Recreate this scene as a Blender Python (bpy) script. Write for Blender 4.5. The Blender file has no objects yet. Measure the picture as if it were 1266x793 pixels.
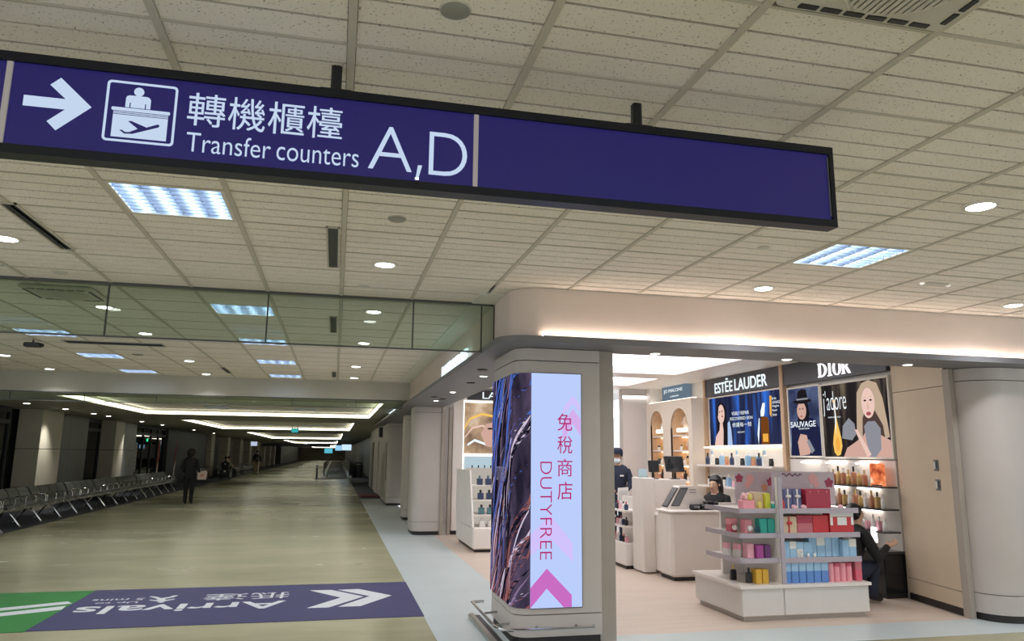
import bpy, bmesh, math, random
from mathutils import Vector, Matrix
random.seed(7)
PI = math.pi
scene = bpy.context.scene
COL = scene.collection

# ---------------------------------------------------------------- camera, world, exposure
def camera():
    cd = bpy.data.cameras.new('camera'); co = bpy.data.objects.new('camera', cd); COL.objects.link(co)
    a, b, c = (math.radians(v) for v in (13.1605, 10.2957, 0.6071))
    f = Vector((math.sin(a)*math.cos(b), math.cos(a)*math.cos(b), math.sin(b)))
    r = Vector((math.cos(a), -math.sin(a), 0)); u = r.cross(f)
    R = math.cos(c)*r + math.sin(c)*u; U = -math.sin(c)*r + math.cos(c)*u
    m = Matrix((R, U, -f)).transposed().to_4x4(); m.translation = (0, 0, 1.6)
    co.matrix_world = m
    cd.sensor_width = 36; cd.sensor_fit = 'HORIZONTAL'; cd.lens = 914.83/1266*36
    cd.clip_start = 0.05; cd.clip_end = 400
    scene.camera = co
camera()
w = bpy.data.worlds.new('world'); scene.world = w; w.use_nodes = True
w.node_tree.nodes['Background'].inputs[0].default_value = (0.9, 0.95, 1, 1)
w.node_tree.nodes['Background'].inputs[1].default_value = 1.3
vs = scene.view_settings
vs.view_transform = 'Standard'; vs.look = 'None'; vs.exposure = 0.0; vs.gamma = 1; vs.use_curve_mapping = False
L_TUBE, L_DOWN, L_COVE, L_SHOP = 16.0, 14.0, 6.0, 3.3
SPOT_W = 108.0

# ---------------------------------------------------------------- materials
def lin(c):
    return tuple(((v/255)/12.92 if v/255 <= .04045 else (((v/255)+.055)/1.055)**2.4) for v in c)
MATS = {}
def M(name, col, rough=.6, metal=0, var=0.0, vs_=6.0, bump=0.0, emis=0.0, ecol=None, spec=.5, coat=0, stretch=None):
    if name in MATS: return MATS[name]
    m = bpy.data.materials.new(name); m.use_nodes = True; nt = m.node_tree; p = nt.nodes['Principled BSDF']
    c = lin(col)
    p.inputs['Base Color'].default_value = (*c, 1); p.inputs['Roughness'].default_value = rough
    p.inputs['Metallic'].default_value = metal; p.inputs['Specular IOR Level'].default_value = spec
    p.inputs['Coat Weight'].default_value = coat
    if emis:
        p.inputs['Emission Color'].default_value = (*lin(ecol or col), 1); p.inputs['Emission Strength'].default_value = emis
    if var or bump:
        tc = nt.nodes.new('ShaderNodeTexCoord'); nz = nt.nodes.new('ShaderNodeTexNoise')
        nz.inputs['Scale'].default_value = vs_; nz.inputs['Detail'].default_value = 5
        if stretch:
            mp = nt.nodes.new('ShaderNodeMapping'); mp.inputs['Scale'].default_value = stretch
            nt.links.new(tc.outputs['Object'], mp.inputs[0]); nt.links.new(mp.outputs[0], nz.inputs['Vector'])
        else: nt.links.new(tc.outputs['Object'], nz.inputs['Vector'])
        if var:
            rp = nt.nodes.new('ShaderNodeValToRGB')
            rp.color_ramp.elements[0].position = .3; rp.color_ramp.elements[1].position = .7
            rp.color_ramp.elements[0].color = (*[v*(1-var) for v in c], 1)
            rp.color_ramp.elements[1].color = (*[min(1, v*(1+var)) for v in c], 1)
            nt.links.new(nz.outputs['Fac'], rp.inputs[0]); nt.links.new(rp.outputs[0], p.inputs['Base Color'])
        if bump:
            bp = nt.nodes.new('ShaderNodeBump'); bp.inputs['Strength'].default_value = bump; bp.inputs['Distance'].default_value = .01
            nt.links.new(nz.outputs['Fac'], bp.inputs['Height']); nt.links.new(bp.outputs[0], p.inputs['Normal'])
    MATS[name] = m; return m

def glow(name, col, strength):           # something that gives off light
    if name in MATS: return MATS[name]
    m = bpy.data.materials.new(name); m.use_nodes = True; nt = m.node_tree; nt.nodes.clear()
    e = nt.nodes.new('ShaderNodeEmission'); o = nt.nodes.new('ShaderNodeOutputMaterial')
    e.inputs[0].default_value = (*lin(col), 1); e.inputs[1].default_value = strength
    nt.links.new(e.outputs[0], o.inputs[0]); MATS[name] = m; return m

def glass(name, tint, ior=1.5, rough=0.0):
    m = bpy.data.materials.new(name); m.use_nodes = True; nt = m.node_tree; nt.nodes.clear()
    o = nt.nodes.new('ShaderNodeOutputMaterial'); mx = nt.nodes.new('ShaderNodeMixShader')
    t = nt.nodes.new('ShaderNodeBsdfTransparent'); g = nt.nodes.new('ShaderNodeBsdfGlossy'); fr = nt.nodes.new('ShaderNodeFresnel')
    t.inputs[0].default_value = (*lin(tint), 1); g.inputs['Roughness'].default_value = rough; fr.inputs[0].default_value = ior
    nt.links.new(fr.outputs[0], mx.inputs[0]); nt.links.new(t.outputs[0], mx.inputs[1]); nt.links.new(g.outputs[0], mx.inputs[2])
    nt.links.new(mx.outputs[0], o.inputs[0]); MATS[name] = m; return m

def tile_material():
    m = bpy.data.materials.new('mineral_tile'); m.use_nodes = True; nt = m.node_tree; p = nt.nodes['Principled BSDF']
    p.inputs['Roughness'].default_value = .9; p.inputs['Specular IOR Level'].default_value = .2
    geo = nt.nodes.new('ShaderNodeNewGeometry')
    n1 = nt.nodes.new('ShaderNodeTexNoise'); n1.inputs['Scale'].default_value = 105; n1.inputs['Detail'].default_value = 3
    n2 = nt.nodes.new('ShaderNodeTexNoise'); n2.inputs['Scale'].default_value = 1.7
    nt.links.new(geo.outputs['Position'], n1.inputs['Vector']); nt.links.new(geo.outputs['Position'], n2.inputs['Vector'])
    r1 = nt.nodes.new('ShaderNodeValToRGB'); e = r1.color_ramp.elements
    e[0].position = .30; e[0].color = (*lin((150, 143, 133)), 1); e[1].position = .38; e[1].color = (*lin((242, 234, 225)), 1)
    r2 = nt.nodes.new('ShaderNodeValToRGB'); e = r2.color_ramp.elements
    e[0].position = .3; e[0].color = (.94, .93, .9, 1); e[1].position = .7; e[1].color = (1, 1, 1, 1)
    mx = nt.nodes.new('ShaderNodeMix'); mx.data_type = 'RGBA'; mx.blend_type = 'MULTIPLY'; mx.inputs[0].default_value = 1
    nt.links.new(n1.outputs['Fac'], r1.inputs[0]); nt.links.new(n2.outputs['Fac'], r2.inputs[0])
    nt.links.new(r1.outputs[0], mx.inputs[6]); nt.links.new(r2.outputs[0], mx.inputs[7]); nt.links.new(mx.outputs[2], p.inputs['Base Color'])
    MATS['tile'] = m; return m

def floor_material():
    m = bpy.data.materials.new('polished_floor'); m.use_nodes = True; nt = m.node_tree; p = nt.nodes['Principled BSDF']
    geo = nt.nodes.new('ShaderNodeNewGeometry')
    mp = nt.nodes.new('ShaderNodeMapping'); mp.inputs['Scale'].default_value = (.35, .9, 1)
    n1 = nt.nodes.new('ShaderNodeTexNoise'); n1.inputs['Scale'].default_value = .9; n1.inputs['Detail'].default_value = 6; n1.inputs['Roughness'].default_value = .6
    n2 = nt.nodes.new('ShaderNodeTexNoise'); n2.inputs['Scale'].default_value = 160
    nt.links.new(geo.outputs['Position'], mp.inputs[0]); nt.links.new(mp.outputs[0], n1.inputs['Vector']); nt.links.new(geo.outputs['Position'], n2.inputs['Vector'])
    r1 = nt.nodes.new('ShaderNodeValToRGB'); e = r1.color_ramp.elements
    e[0].position = .3; e[0].color = (*lin((148, 145, 116)), 1); e[1].position = .72; e[1].color = (*lin((178, 175, 146)), 1)
    nt.links.new(n1.outputs['Fac'], r1.inputs[0]); nt.links.new(r1.outputs[0], p.inputs['Base Color'])
    r2 = nt.nodes.new('ShaderNodeMapRange'); r2.inputs[3].default_value = .16; r2.inputs[4].default_value = .34
    nt.links.new(n1.outputs['Fac'], r2.inputs[0]); nt.links.new(r2.outputs[0], p.inputs['Roughness'])
    bp = nt.nodes.new('ShaderNodeBump'); bp.inputs['Strength'].default_value = .03; bp.inputs['Distance'].default_value = .002
    nt.links.new(n2.outputs['Fac'], bp.inputs['Height']); nt.links.new(bp.outputs[0], p.inputs['Normal'])
    MATS['floor'] = m; return m

def strands_material():      # the dark ground of the picture on the pillar screen
    m = bpy.data.materials.new('strand_ground'); m.use_nodes = True; nt = m.node_tree; nt.nodes.clear()
    N = nt.nodes.new; K = nt.links.new
    o = N('ShaderNodeOutputMaterial'); em = N('ShaderNodeEmission'); K(em.outputs[0], o.inputs[0])
    uv = N('ShaderNodeTexCoord'); mp = N('ShaderNodeMapping'); mp.inputs['Rotation'].default_value = (0, 0, .3); mp.inputs['Scale'].default_value = (4, 1, 1); K(uv.outputs['UV'], mp.inputs[0])
    nz = N('ShaderNodeTexNoise'); nz.inputs['Scale'].default_value = 1.6; nz.inputs['Detail'].default_value = 4; K(mp.outputs[0], nz.inputs['Vector'])
    r = N('ShaderNodeValToRGB'); e = r.color_ramp.elements; e[0].position = .35; e[0].color = (*lin((36, 32, 48)), 1); e[1].position = .7; e[1].color = (*lin((92, 78, 104)), 1)
    K(nz.outputs['Fac'], r.inputs[0]); K(r.outputs[0], em.inputs[0]); MATS['strands'] = m; return m

TILE = tile_material(); FLOOR = floor_material(); STRANDS = strands_material()
GLASS = glass('clear_glass', (232, 240, 231)); GLASSD = glass('dark_glass', (120, 135, 130), 1.7)
RIB = M('ceiling_rib', (198, 190, 176), .7)
WHITE = M('white_paint', (222, 216, 206), .6, var=.03, vs_=2)
BEIGE = M('beige_laminate', (194, 186, 181), .5, var=.03, vs_=3)
FASC = M('fascia_plaster', (222, 206, 196), .7, var=.03, vs_=2)
GREYM = M('grey_soffit', (116, 115, 119), .5, var=.03, vs_=3)
BLACK = M('black_plastic', (24, 25, 29), .45, var=.1, vs_=20)
DARK = M('dark_grey', (58, 60, 64), .5, var=.08, vs_=8)
STEEL = M('brushed_steel', (178, 178, 176), .3, 1, var=.06, vs_=40, stretch=(1, 1, .05))
CHROME = M('chrome', (215, 216, 218), .12, 1, var=.02, vs_=30)
SHOPW = M('shop_white', (236, 230, 225), .4, var=.02, vs_=3)
WOOD = M('shop_floor_wood', (210, 192, 178), .38, var=.06, vs_=3, stretch=(.5, 4, 1))
GREYFL = M('grey_floor_tile', (192, 202, 204), .32, var=.05, vs_=1.4)
CARPET = M('dark_carpet', (52, 56, 64), .95, var=.15, vs_=60)
BROWN = M('bronze_trim', (120, 98, 82), .4, .3, var=.05, vs_=12)
TAN = M('tan_veneer', (196, 166, 136), .5, var=.08, vs_=6, stretch=(3, 3, .4))
BASEB = M('black_skirting', (40, 36, 36), .5, var=.1, vs_=10)

# ---------------------------------------------------------------- mesh helpers
class MB:
    def __init__(s): s.v = []; s.f = []; s.m = []
    def add(s, vs, fs, mi=0):
        n = len(s.v); s.v += [tuple(q) for q in vs]; s.f += [tuple(i+n for i in f) for f in fs]; s.m += [mi]*len(fs); return s
    def box(s, x0, x1, y0, y1, z0, z1, mi=0):
        return s.add([(x0,y0,z0),(x1,y0,z0),(x1,y1,z0),(x0,y1,z0),(x0,y0,z1),(x1,y0,z1),(x1,y1,z1),(x0,y1,z1)],
                     [(0,3,2,1),(4,5,6,7),(0,1,5,4),(1,2,6,5),(2,3,7,6),(3,0,4,7)], mi)
    def cbox(s, x0, x1, y0, y1, z0, z1, c=.006, mi=0):      # box with chamfered edges along z and on top
        x0, x1 = min(x0,x1), max(x0,x1); y0, y1 = min(y0,y1), max(y0,y1)
        c = min(c, (x1-x0)*.4, (y1-y0)*.4, (z1-z0)*.4)
        ring = [(x0+c,y0),(x1-c,y0),(x1,y0+c),(x1,y1-c),(x1-c,y1),(x0+c,y1),(x0,y1-c),(x0,y0+c)]
        cx, cy = (x0+x1)/2, (y0+y1)/2
        ins = [(cx+(x-cx)*(1-2*c/(x1-x0)), cy+(y-cy)*(1-2*c/(y1-y0))) for x, y in ring]
        v = [(*q, z0+c) for q in ring]+[(*q, z1-c) for q in ring]+[(*q, z1) for q in ins]+[(*q, z0) for q in ins]
        f = [(i,(i+1)%8,8+(i+1)%8,8+i) for i in range(8)]+[(8+i,8+(i+1)%8,16+(i+1)%8,16+i) for i in range(8)]
        f += [(24+i,24+(i+1)%8,(i+1)%8,i) for i in range(8)]+[tuple(range(16,24)), tuple(range(31,23,-1))]
        return s.add(v, f, mi)
    def prism(s, poly, a0, a1, axis='z', mi=0):             # poly in the other two axes (xy, xz or yz)
        def P(u, w_, a): return {'z':(u,w_,a),'y':(u,a,w_),'x':(a,u,w_)}[axis]
        n = len(poly)
        return s.add([P(u,w_,a0) for u,w_ in poly]+[P(u,w_,a1) for u,w_ in poly],
                     [tuple(range(n)), tuple(range(2*n-1,n-1,-1))]+[(i,i+n,(i+1)%n+n,(i+1)%n) for i in range(n)], mi)
    def tube(s, pts, r, n=8, mi=0, cap=True):
        pts = [Vector(p) for p in pts]; k = len(pts); rs = r if isinstance(r, (list, tuple)) else [r]*k
        vv = []; prev = None
        for i, p in enumerate(pts):
            d = (pts[min(i+1,k-1)]-pts[max(i-1,0)]).normalized()
            if prev is None: a = d.orthogonal().normalized()
            else: a = (prev-d*prev.dot(d)).normalized()
            prev = a; b = d.cross(a)
            vv += [p+rs[i]*(math.cos(2*PI*j/n)*a+math.sin(2*PI*j/n)*b) for j in range(n)]
        ff = [(i*n+j, i*n+(j+1)%n, (i+1)*n+(j+1)%n, (i+1)*n+j) for i in range(k-1) for j in range(n)]
        if cap: ff += [tuple(range(n-1,-1,-1)), tuple(range((k-1)*n, k*n))]
        return s.add(vv, ff, mi)
    def lathe(s, prof, c=(0,0,0), n=16, mi=0):              # profile [(r,z)...] about z
        vv = [(c[0]+r*math.cos(2*PI*j/n), c[1]+r*math.sin(2*PI*j/n), c[2]+z) for r, z in prof for j in range(n)]
        k = len(prof)
        ff = [(i*n+j, i*n+(j+1)%n, (i+1)*n+(j+1)%n, (i+1)*n+j) for i in range(k-1) for j in range(n)]
        ff += [tuple(range(n-1,-1,-1)), tuple(range((k-1)*n, k*n))]
        return s.add(vv, ff, mi)
    def ball(s, c, r, n=10, k=7, mi=0):
        rx, ry, rz = r if isinstance(r, (tuple, list)) else (r, r, r)
        vv = [(c[0]+rx*math.sin(PI*i/k)*math.cos(2*PI*j/n), c[1]+ry*math.sin(PI*i/k)*math.sin(2*PI*j/n), c[2]+rz*math.cos(PI*i/k)) for i in range(k+1) for j in range(n)]
        return s.add(vv, [((i+1)*n+j,(i+1)*n+(j+1)%n, i*n+(j+1)%n, i*n+j) for i in range(k) for j in range(n)], mi)
    def mesh(s, name, mats, smooth=False):
        me = bpy.data.meshes.new(name); me.from_pydata(s.v, [], s.f)
        for m in (mats if isinstance(mats, (list, tuple)) else [mats]): me.materials.append(m)
        if any(s.m): me.polygons.foreach_set('material_index', s.m)
        bm = bmesh.new(); bm.from_mesh(me); bmesh.ops.remove_doubles(bm, verts=bm.verts, dist=1e-6); bmesh.ops.recalc_face_normals(bm, faces=bm.faces); bm.to_mesh(me); bm.free()
        if smooth:
            me.polygons.foreach_set('use_smooth', [True]*len(me.polygons))
            try: me.set_sharp_from_angle(angle=math.radians(40))
            except Exception: pass
        me.update(); return me
    def build(s, name, mats, parent=None, smooth=False):
        return put(name, s.mesh(name, mats, smooth), parent)

def put(name, me, parent=None, loc=None):
    o = bpy.data.objects.new(name, me); COL.objects.link(o)
    if parent: o.parent = parent
    if loc: o.location = loc
    return o
def tag(o, label=None, cat=None, group=None, kind=None):
    if label: o['label'] = label
    if cat: o['category'] = cat
    if group: o['group'] = group
    if kind: o['kind'] = kind
    return o
def thing(name, label, cat, loc=(0,0,0), rz=0, group=None):
    o = bpy.data.objects.new(name, None); COL.objects.link(o); o.empty_display_size = .1
    o.location = loc; o.rotation_euler = (0,0,rz)
    return tag(o, label, cat, group)
def struct(o, label): return tag(o, label, None, None, 'structure')
def part(name, me, parent, loc=None, rot=None):
    o = put(name, me, parent, loc)
    if rot: o.rotation_euler = rot
    return o
def dup(root, loc=None, rz=None, label=None, group=None):
    r = root.copy(); COL.objects.link(r)
    if loc is not None: r.location = loc
    if rz is not None: r.rotation_euler = (0,0,rz)
    if label: r['label'] = label
    if group: r['group'] = group
    for ch in root.children:
        c = ch.copy(); COL.objects.link(c); c.parent = r
        for g in ch.children:
            d = g.copy(); COL.objects.link(d); d.parent = c
    return r

_fontcache = {}
def text(name, body, mat, parent, org, ux, uz, w_, h, depth=.002, bold=0.0, keep=False):
    """flat lettering whose ink box is w_ x h, lower-left at org, along ux, up uz"""
    key = (body, bold)
    if key not in _fontcache:
        cu = bpy.data.curves.new('t', 'FONT'); cu.body = body; cu.size = 1; cu.offset = bold; cu.resolution_u = 6; cu.fill_mode = 'FRONT'
        ob = bpy.data.objects.new('t', cu); COL.objects.link(ob)
        dg = bpy.context.evaluated_depsgraph_get(); me = bpy.data.meshes.new_from_object(ob.evaluated_get(dg))
        bpy.data.objects.remove(ob)
        bm = bmesh.new(); bm.from_mesh(me); bmesh.ops.remove_doubles(bm, verts=bm.verts, dist=1e-5)
        bm.verts.index_update()
        _fontcache[key] = ([v.co.copy() for v in bm.verts], [[v.index for v in f.verts] for f in bm.faces], [[v.index for v in e.verts] for e in bm.edges if e.is_boundary])
        bm.free(); bpy.data.meshes.remove(me)
    V, Fc, B = _fontcache[key]
    if not V: return None
    x0 = min(v.x for v in V); x1 = max(v.x for v in V); y0 = min(v.y for v in V); y1 = max(v.y for v in V)
    org, ux, uz = Vector(org), Vector(ux).normalized(), Vector(uz).normalized(); nn = ux.cross(uz)
    sx = w_/(x1-x0); sy = h/(y1-y0)
    top = [org+ux*((v.x-x0)*sx)+uz*((v.y-y0)*sy)+nn*depth for v in V]; bot = [p-nn*depth for p in top]
    n = len(V); me = bpy.data.meshes.new(name)
    me.from_pydata([tuple(p) for p in top+bot], [], [tuple(f) for f in Fc]+[(a,b,b+n,a+n) for a,b in B])
    me.materials.append(mat); me.update()
    return put(name, me, parent)

def rrect(x0, x1, y0, y1, r, n=6, corners=(1,1,1,1)):       # rounded plan rectangle: corners ll, lr, ur, ul
    pts = []
    for (cx, cy, a0, on, px, py) in ((x0+r,y0+r,PI,corners[0],x0,y0),(x1-r,y0+r,1.5*PI,corners[1],x1,y0),(x1-r,y1-r,0,corners[2],x1,y1),(x0+r,y1-r,.5*PI,corners[3],x0,y1)):
        if on: pts += [(cx+r*math.cos(a0+.5*PI*i/n), cy+r*math.sin(a0+.5*PI*i/n)) for i in range(n+1)]
        else: pts.append((px,py))
    return pts
def ell(cx, cy, rx, ry, n=20, a0=0, a1=2*PI):
    return [(cx+rx*math.cos(a0+(a1-a0)*i/n), cy+ry*math.sin(a0+(a1-a0)*i/n)) for i in range(n if a1-a0 > 6.2 else n+1)]
def sweep_wall(name, path, th, z0, z1, mats, parent=None, smooth=True):   # a thin wall along a plan path, thickness to the right of travel
    n = len(path); P = [Vector((*p, 0)) for p in path]; nr = []
    for i in range(n):
        d = (P[min(i+1,n-1)]-P[max(i-1,0)]).normalized(); nr.append(Vector((d.y,-d.x,0)))
    v = [(p.x,p.y,z0) for p in P]+[(p.x,p.y,z1) for p in P]+[tuple((p+th*q).xy)+(z0,) for p,q in zip(P,nr)]+[tuple((p+th*q).xy)+(z1,) for p,q in zip(P,nr)]
    f = []
    for i in range(n-1): f += [(i,i+1,n+i+1,n+i),(2*n+i,3*n+i,3*n+i+1,2*n+i+1),(i,2*n+i,2*n+i+1,i+1),(n+i,n+i+1,3*n+i+1,3*n+i)]
    f += [(0,n,3*n,2*n),(n-1,3*n-1,4*n-1,2*n-1)]
    return MB().add(v, f).build(name, mats, parent, smooth)

# ================================================================ THE SETTING
ZC, ZS = 3.05, 2.68
GX = lambda k: -0.0155+0.653*k
GY = lambda j: 1.941+0.5743*j
def box(name, b, mat, label=None, parent=None):
    o = MB().box(*b).build(name, mat, parent)
    return struct(o, label) if label else o

box('floor', (-6.15, .95, -8, 175, -.06, 0), FLOOR, 'long polished yellow beige floor running down the corridor')
box('floor', (.95, 9.5, -8, 6.1, -.06, 0), FLOOR, 'polished yellow beige floor in front of the shop')
o = MB().prism([(.95,6.1),(9.5,6.1),(9.5,6.67),(2.0,6.67),(2.0,27.5),(.95,27.5)], -.06, .002).build('floor', GREYFL); struct(o, 'pale grey floor strip running around the duty free shop')
box('floor', (2.0, 6.8, 6.67, 20, -.06, .001), WOOD, 'pinkish wood floor inside the duty free shop')
box('floor', (-8.6, -6.15, 5, 175, -.06, .001), CARPET, 'dark carpet strip under the waiting benches')
box('floor', (.95, 2.9, 27.5, 175, -.06, .001), CARPET, 'dark blue grey carpet strip beyond the shop')

# ---- tiled ceiling
FIX = [(-2,4),(-2,10),(-2,14),(-2,18),(-2,22),(-6,10),(-6,14),(-6,18),(-6,22),(5,4),(-2,-2),(5,-2),(2,-2),(-6,4),(-6,-2),(10,-2),(10,4)]
CASS = [(2,-1),(2,0)]          # air conditioner cell (k, j)
ceil = MB()
ceil.box(-11, 9.5, -8, GY(-4), ZC, ZC+.02)
ceil.box(-11, GX(-10), GY(-4), 15.4, ZC, ZC+.02)
ceil.box(GX(13), 9.5, GY(-4), 6.6, ZC, ZC+.02)
ceiling = struct(ceil.build('ceiling', M('ceiling_board', (196, 189, 176), .85, var=.03, vs_=3)), 'suspended ceiling of grooved mineral tiles in a metal grid')
for q in ((-11, 9.5, -8, 6.6), (-11, 1.46, 6.6, 15.4)): box('groove_backing', (*q, ZC+.05, ZC+.09), M('groove_shade', (46, 44, 42), .9, var=.05), parent=ceiling)  # dark sheet above the tiles; its colour puts shade into the open grooves
for k in range(-10, 14):
    y1 = 15.4 if k <= 1 else 6.12
    MB().box(GX(k)-.015, GX(k)+.015, GY(-4), y1, ZC-.006, ZC+.03).build('ceiling_rib', RIB, ceiling)
for j in range(-4, 24):
    x1 = GX(13) if j <= 7 else 1.22
    MB().box(GX(-10), x1, GY(j)-.007, GY(j)+.007, ZC-.0045, ZC+.03).build('cross_rib', RIB, ceiling)
tm = MB(); ww, hh = .653-.034, .5743-.018
for i in range(4):
    s0 = -hh/2+i*hh/4+(.007 if i else 0); s1 = -hh/2+(i+1)*hh/4-(.007 if i < 3 else 0)
    tm.box(-ww/2, ww/2, s0, s1, 0, .024)
tile_me = tm.mesh('ceiling_tile', TILE)
cells = []
for j in range(-4, 24):
    for k in range(-10, 2 if j > 7 else 13):
        if (k,j) in FIX or (k,j) == (2,-1): continue
        x, y = GX(k)+.3265, GY(j)+.28715
        d = max(.5, y*.974+x*.228); u = (x*.974-y*.228)/d
        vis = 1 if (-.78 < u < .8 and y > 1.3) else 0
        cells.append((-vis, x*x+y*y, x, y))
cells.sort()
for _, _, x, y in cells[:295]: part('ceiling_tile', tile_me, ceiling, (x, y, ZC))
rest = MB()
for _, _, x, y in cells[295:]:
    for i in range(4): rest.box(x-ww/2, x+ww/2, y-hh/2+i*hh/4+.007, y-hh/2+(i+1)*hh/4-.007, ZC, ZC+.024)
tag(rest.build('ceiling_tile_field', TILE, ceiling), kind='stuff')

BOARD = M('white_board', (226, 224, 214), .7, var=.02, vs_=2)
box('ceiling', (1.22, 1.47, 6.5, 15.4, ZC-.01, ZC+.04), BOARD, 'plain white ceiling strip along the shop fascia')

# ---- beam across the corridor and lower soffits with lit coffers beyond it
BEAM = M('beam_paint', (186, 182, 170), .6, var=.04, vs_=1.5)
box('trim_1', (-11, 1.45, 15.4, 16.0, ZS, ZC+.08), BEAM, 'wide painted beam crossing the corridor ceiling')
SOFF = M('soffit_paint', (170, 168, 156), .65, var=.03, vs_=1.2)
COVE = glow('cove_glow', (255, 250, 228), L_COVE)
COF = [(16.6, 24.0, -5.5, 1.0), (28.0, 38.0, -5.3, .65), (44.0, 62.0, -4.9, .4), (70.0, 90.0, -4.6, .2), (100.0, 130.0, -4.4, .1), (138.0, 165.0, -4.3, .1)]
s = MB(); y = 16.0
for (a, b, x0, x1) in COF:
    s.box(-9, 1.45 if a < 27 else 2.9, y, a, ZS, ZS+.2); s.box(-9, x0, a, b, ZS, ZS+.2); s.box(x1, 1.45 if a < 27 else 2.9, a, b, ZS, ZS+.2); y = b
s.box(-9, 2.9, y, 175, ZS, ZS+.2)
lowc = struct(s.build('ceiling', SOFF), 'lower painted soffit with rectangular coffers over the far corridor')
nm = ['first', 'second', 'third', 'fourth', 'fifth', 'sixth']
for i, (a, b, x0, x1) in enumerate(COF):
    box('coffer_ceiling', (x0-.02, x1+.02, a-.02, b+.02, ZS+.16, ZS+.2), BOARD, parent=lowc)
    t = thing('cove_light', f'glowing cove light lining the {nm[i]} ceiling coffer beyond the beam', 'light', ((x0+x1)/2, (a+b)/2, ZS+.02), group='cove lights')
    cx, cy = (x0+x1)/2, (a+b)/2
    MB().box(x0-cx+.001, x0-cx+.02, a-cy, b-cy, .0, .075).build('diffuser', COVE, t)
    MB().box(x0-cx, x1-cx, b-cy-.02, b-cy-.001, .0, .075).build('diffuser', COVE, t)
    MB().box(x0-cx, x1-cx, a-cy+.001, a-cy+.02, .0, .075).build('diffuser', COVE, t)
    MB().box(x1-cx-.02, x1-cx-.001, a-cy, b-cy, .0, .075).build('diffuser', COVE, t)

# ---- left wall of the corridor: columns, panels, glazing
COLM = M('column_cladding', (196, 190, 174), .55, var=.03, vs_=3)
PANEL = M('grey_wall_panel', (118, 120, 120), .45, var=.05, vs_=2)
wl = struct(MB().box(-8.7, -8.5, 10, 175, 0, ZS+.1).build('wall_left', PANEL), 'grey panelled wall on the left of the corridor')
def wall_column(y0, y1, label, x1=-7.7):
    c = struct(MB().box(-8.25, x1+.012, y0+.0, y1, 0, ZS).build('wall_column', M('column_joint', (88, 84, 76), .7, var=.03)), label)
    for z0, z1 in ((.0,.62),(.63,1.62),(1.63,ZS)):
        MB().box(-8.25, x1+.02, y0-.02, y1+.02, z0+.004, z1-.004).build('cladding_panel', COLM, c)
    return c
wall_column(22.4, 23.95, 'nearest beige clad column behind the benches')
wall_column(29.4, 30.5, 'second beige clad column before the glass doors')
names = ['third', 'fourth', 'fifth', 'sixth', 'seventh', 'eighth', 'ninth', 'tenth']
for i in range(8): wall_column(51+7.5*i, 52.3+7.5*i, f'{names[i]} beige clad column far down the left wall')
def glaze(y0, y1, n, name, label, x=-8.2):
    t = struct(MB().box(x-.06, x+.06, y0, y1, 0, .12).build(name, DARK), label)
    MB().box(x-.06, x+.06, y0, y1, 2.25, 2.36).build('window_rail', DARK, t); MB().box(x-.06, x+.06, y0, y1, 2.55, ZS).build('window_rail', DARK, t)
    for i in range(n+1): yy = y0+(y1-y0)*i/n; MB().box(x-.05, x+.05, yy-.04, yy+.04, .1, ZS).build('mullion', BLACK, t)
    for i in range(n): a = y0+(y1-y0)*i/n; MB().box(x-.006, x+.006, a+.04, a+(y1-y0)/n-.04, .12, 2.55).build('pane', GLASSD, t)
    return t
glaze(12, 21.6, 6, 'window_1', 'dark framed glazing left of the nearest column')
def wpanel(y0, y1, x, label, mat=PANEL, n=2):
    t = struct(MB().box(-8.5, x-.02, y0, y1, 0, ZS).build('wall_panel', DARK), label)
    for i in range(n):
        a = y0+(y1-y0)*i/n; b = y0+(y1-y0)*(i+1)/n
        for z0, z1 in ((.02,.62),(.63,1.62),(1.63,ZS)): MB().box(x-.02, x, a+.008, b-.008, z0, z1-.008).build('panel', mat, t)
wpanel(23.98, 27.4, -8.0, 'grey metal wall panels between the two nearest columns')
glaze(27.5, 29.3, 1, 'window_2', 'narrow dark glazing beside the second column')
wpanel(30.55, 33.0, -7.85, 'light grey metal panels right of the second column', M('pale_panel', (140, 144, 146), .4, .2, var=.04, vs_=2), 1)
glaze(33.1, 38.6, 4, 'door_1', 'dark glass doors with a green exit light above', -7.95)
wpanel(38.7, 42.0, -7.8, 'dark grey panels right of the glass doors', DARK)
wpanel(42.4, 50.6, -7.9, 'dark wall section where the wall steps back', DARK, 3)
wpanel(111, 170, -7.4, 'far grey wall at the end of the corridor', PANEL, 8)
box('wall_far', (-9, 3, 172, 172.4, 0, ZS+.2), COLM, 'distant end wall of the corridor')

# ---- right side: shop shell
def arc(cx, cy, r, a0, a1, n=10): return [(cx+r*math.cos(a0+(a1-a0)*i/n), cy+r*math.sin(a0+(a1-a0)*i/n)) for i in range(n+1)]
path = [(1.45,27.0)] + arc(1.72, 6.39, .27, PI, 1.5*PI) + [(7.0,6.12)]
o = sweep_wall('wall_front', path, -.05, 2.60, ZC-.004, FASC); struct(o, 'plain warm beige fascia wrapping over the duty free shop front')
MB().box(6.95, 7.0, 6.12, 6.7, 2.6, ZC-.004).build('end_return', FASC, o)
lip = [(1.33,27.0)] + arc(1.58, 6.31, .25, PI, 1.5*PI) + [(7.05,6.06),(7.05,6.61),(2.15,6.61),(2.15,27.0)]
lipo = struct(MB().prism(lip, 2.56, 2.612).build('trim_2', GREYM, None, False), 'grey soffit slab projecting under the shop fascia')
box('wall_header', (2.15, 6.95, 6.55, 6.61, 2.612, 3.0), SHOPW, 'inner face of the beam above the shop opening')
box('wall_header', (2.10, 2.15, 6.55, 15.3, 2.612, 3.0), SHOPW, 'inner face of the side beam above the corridor opening')
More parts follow.
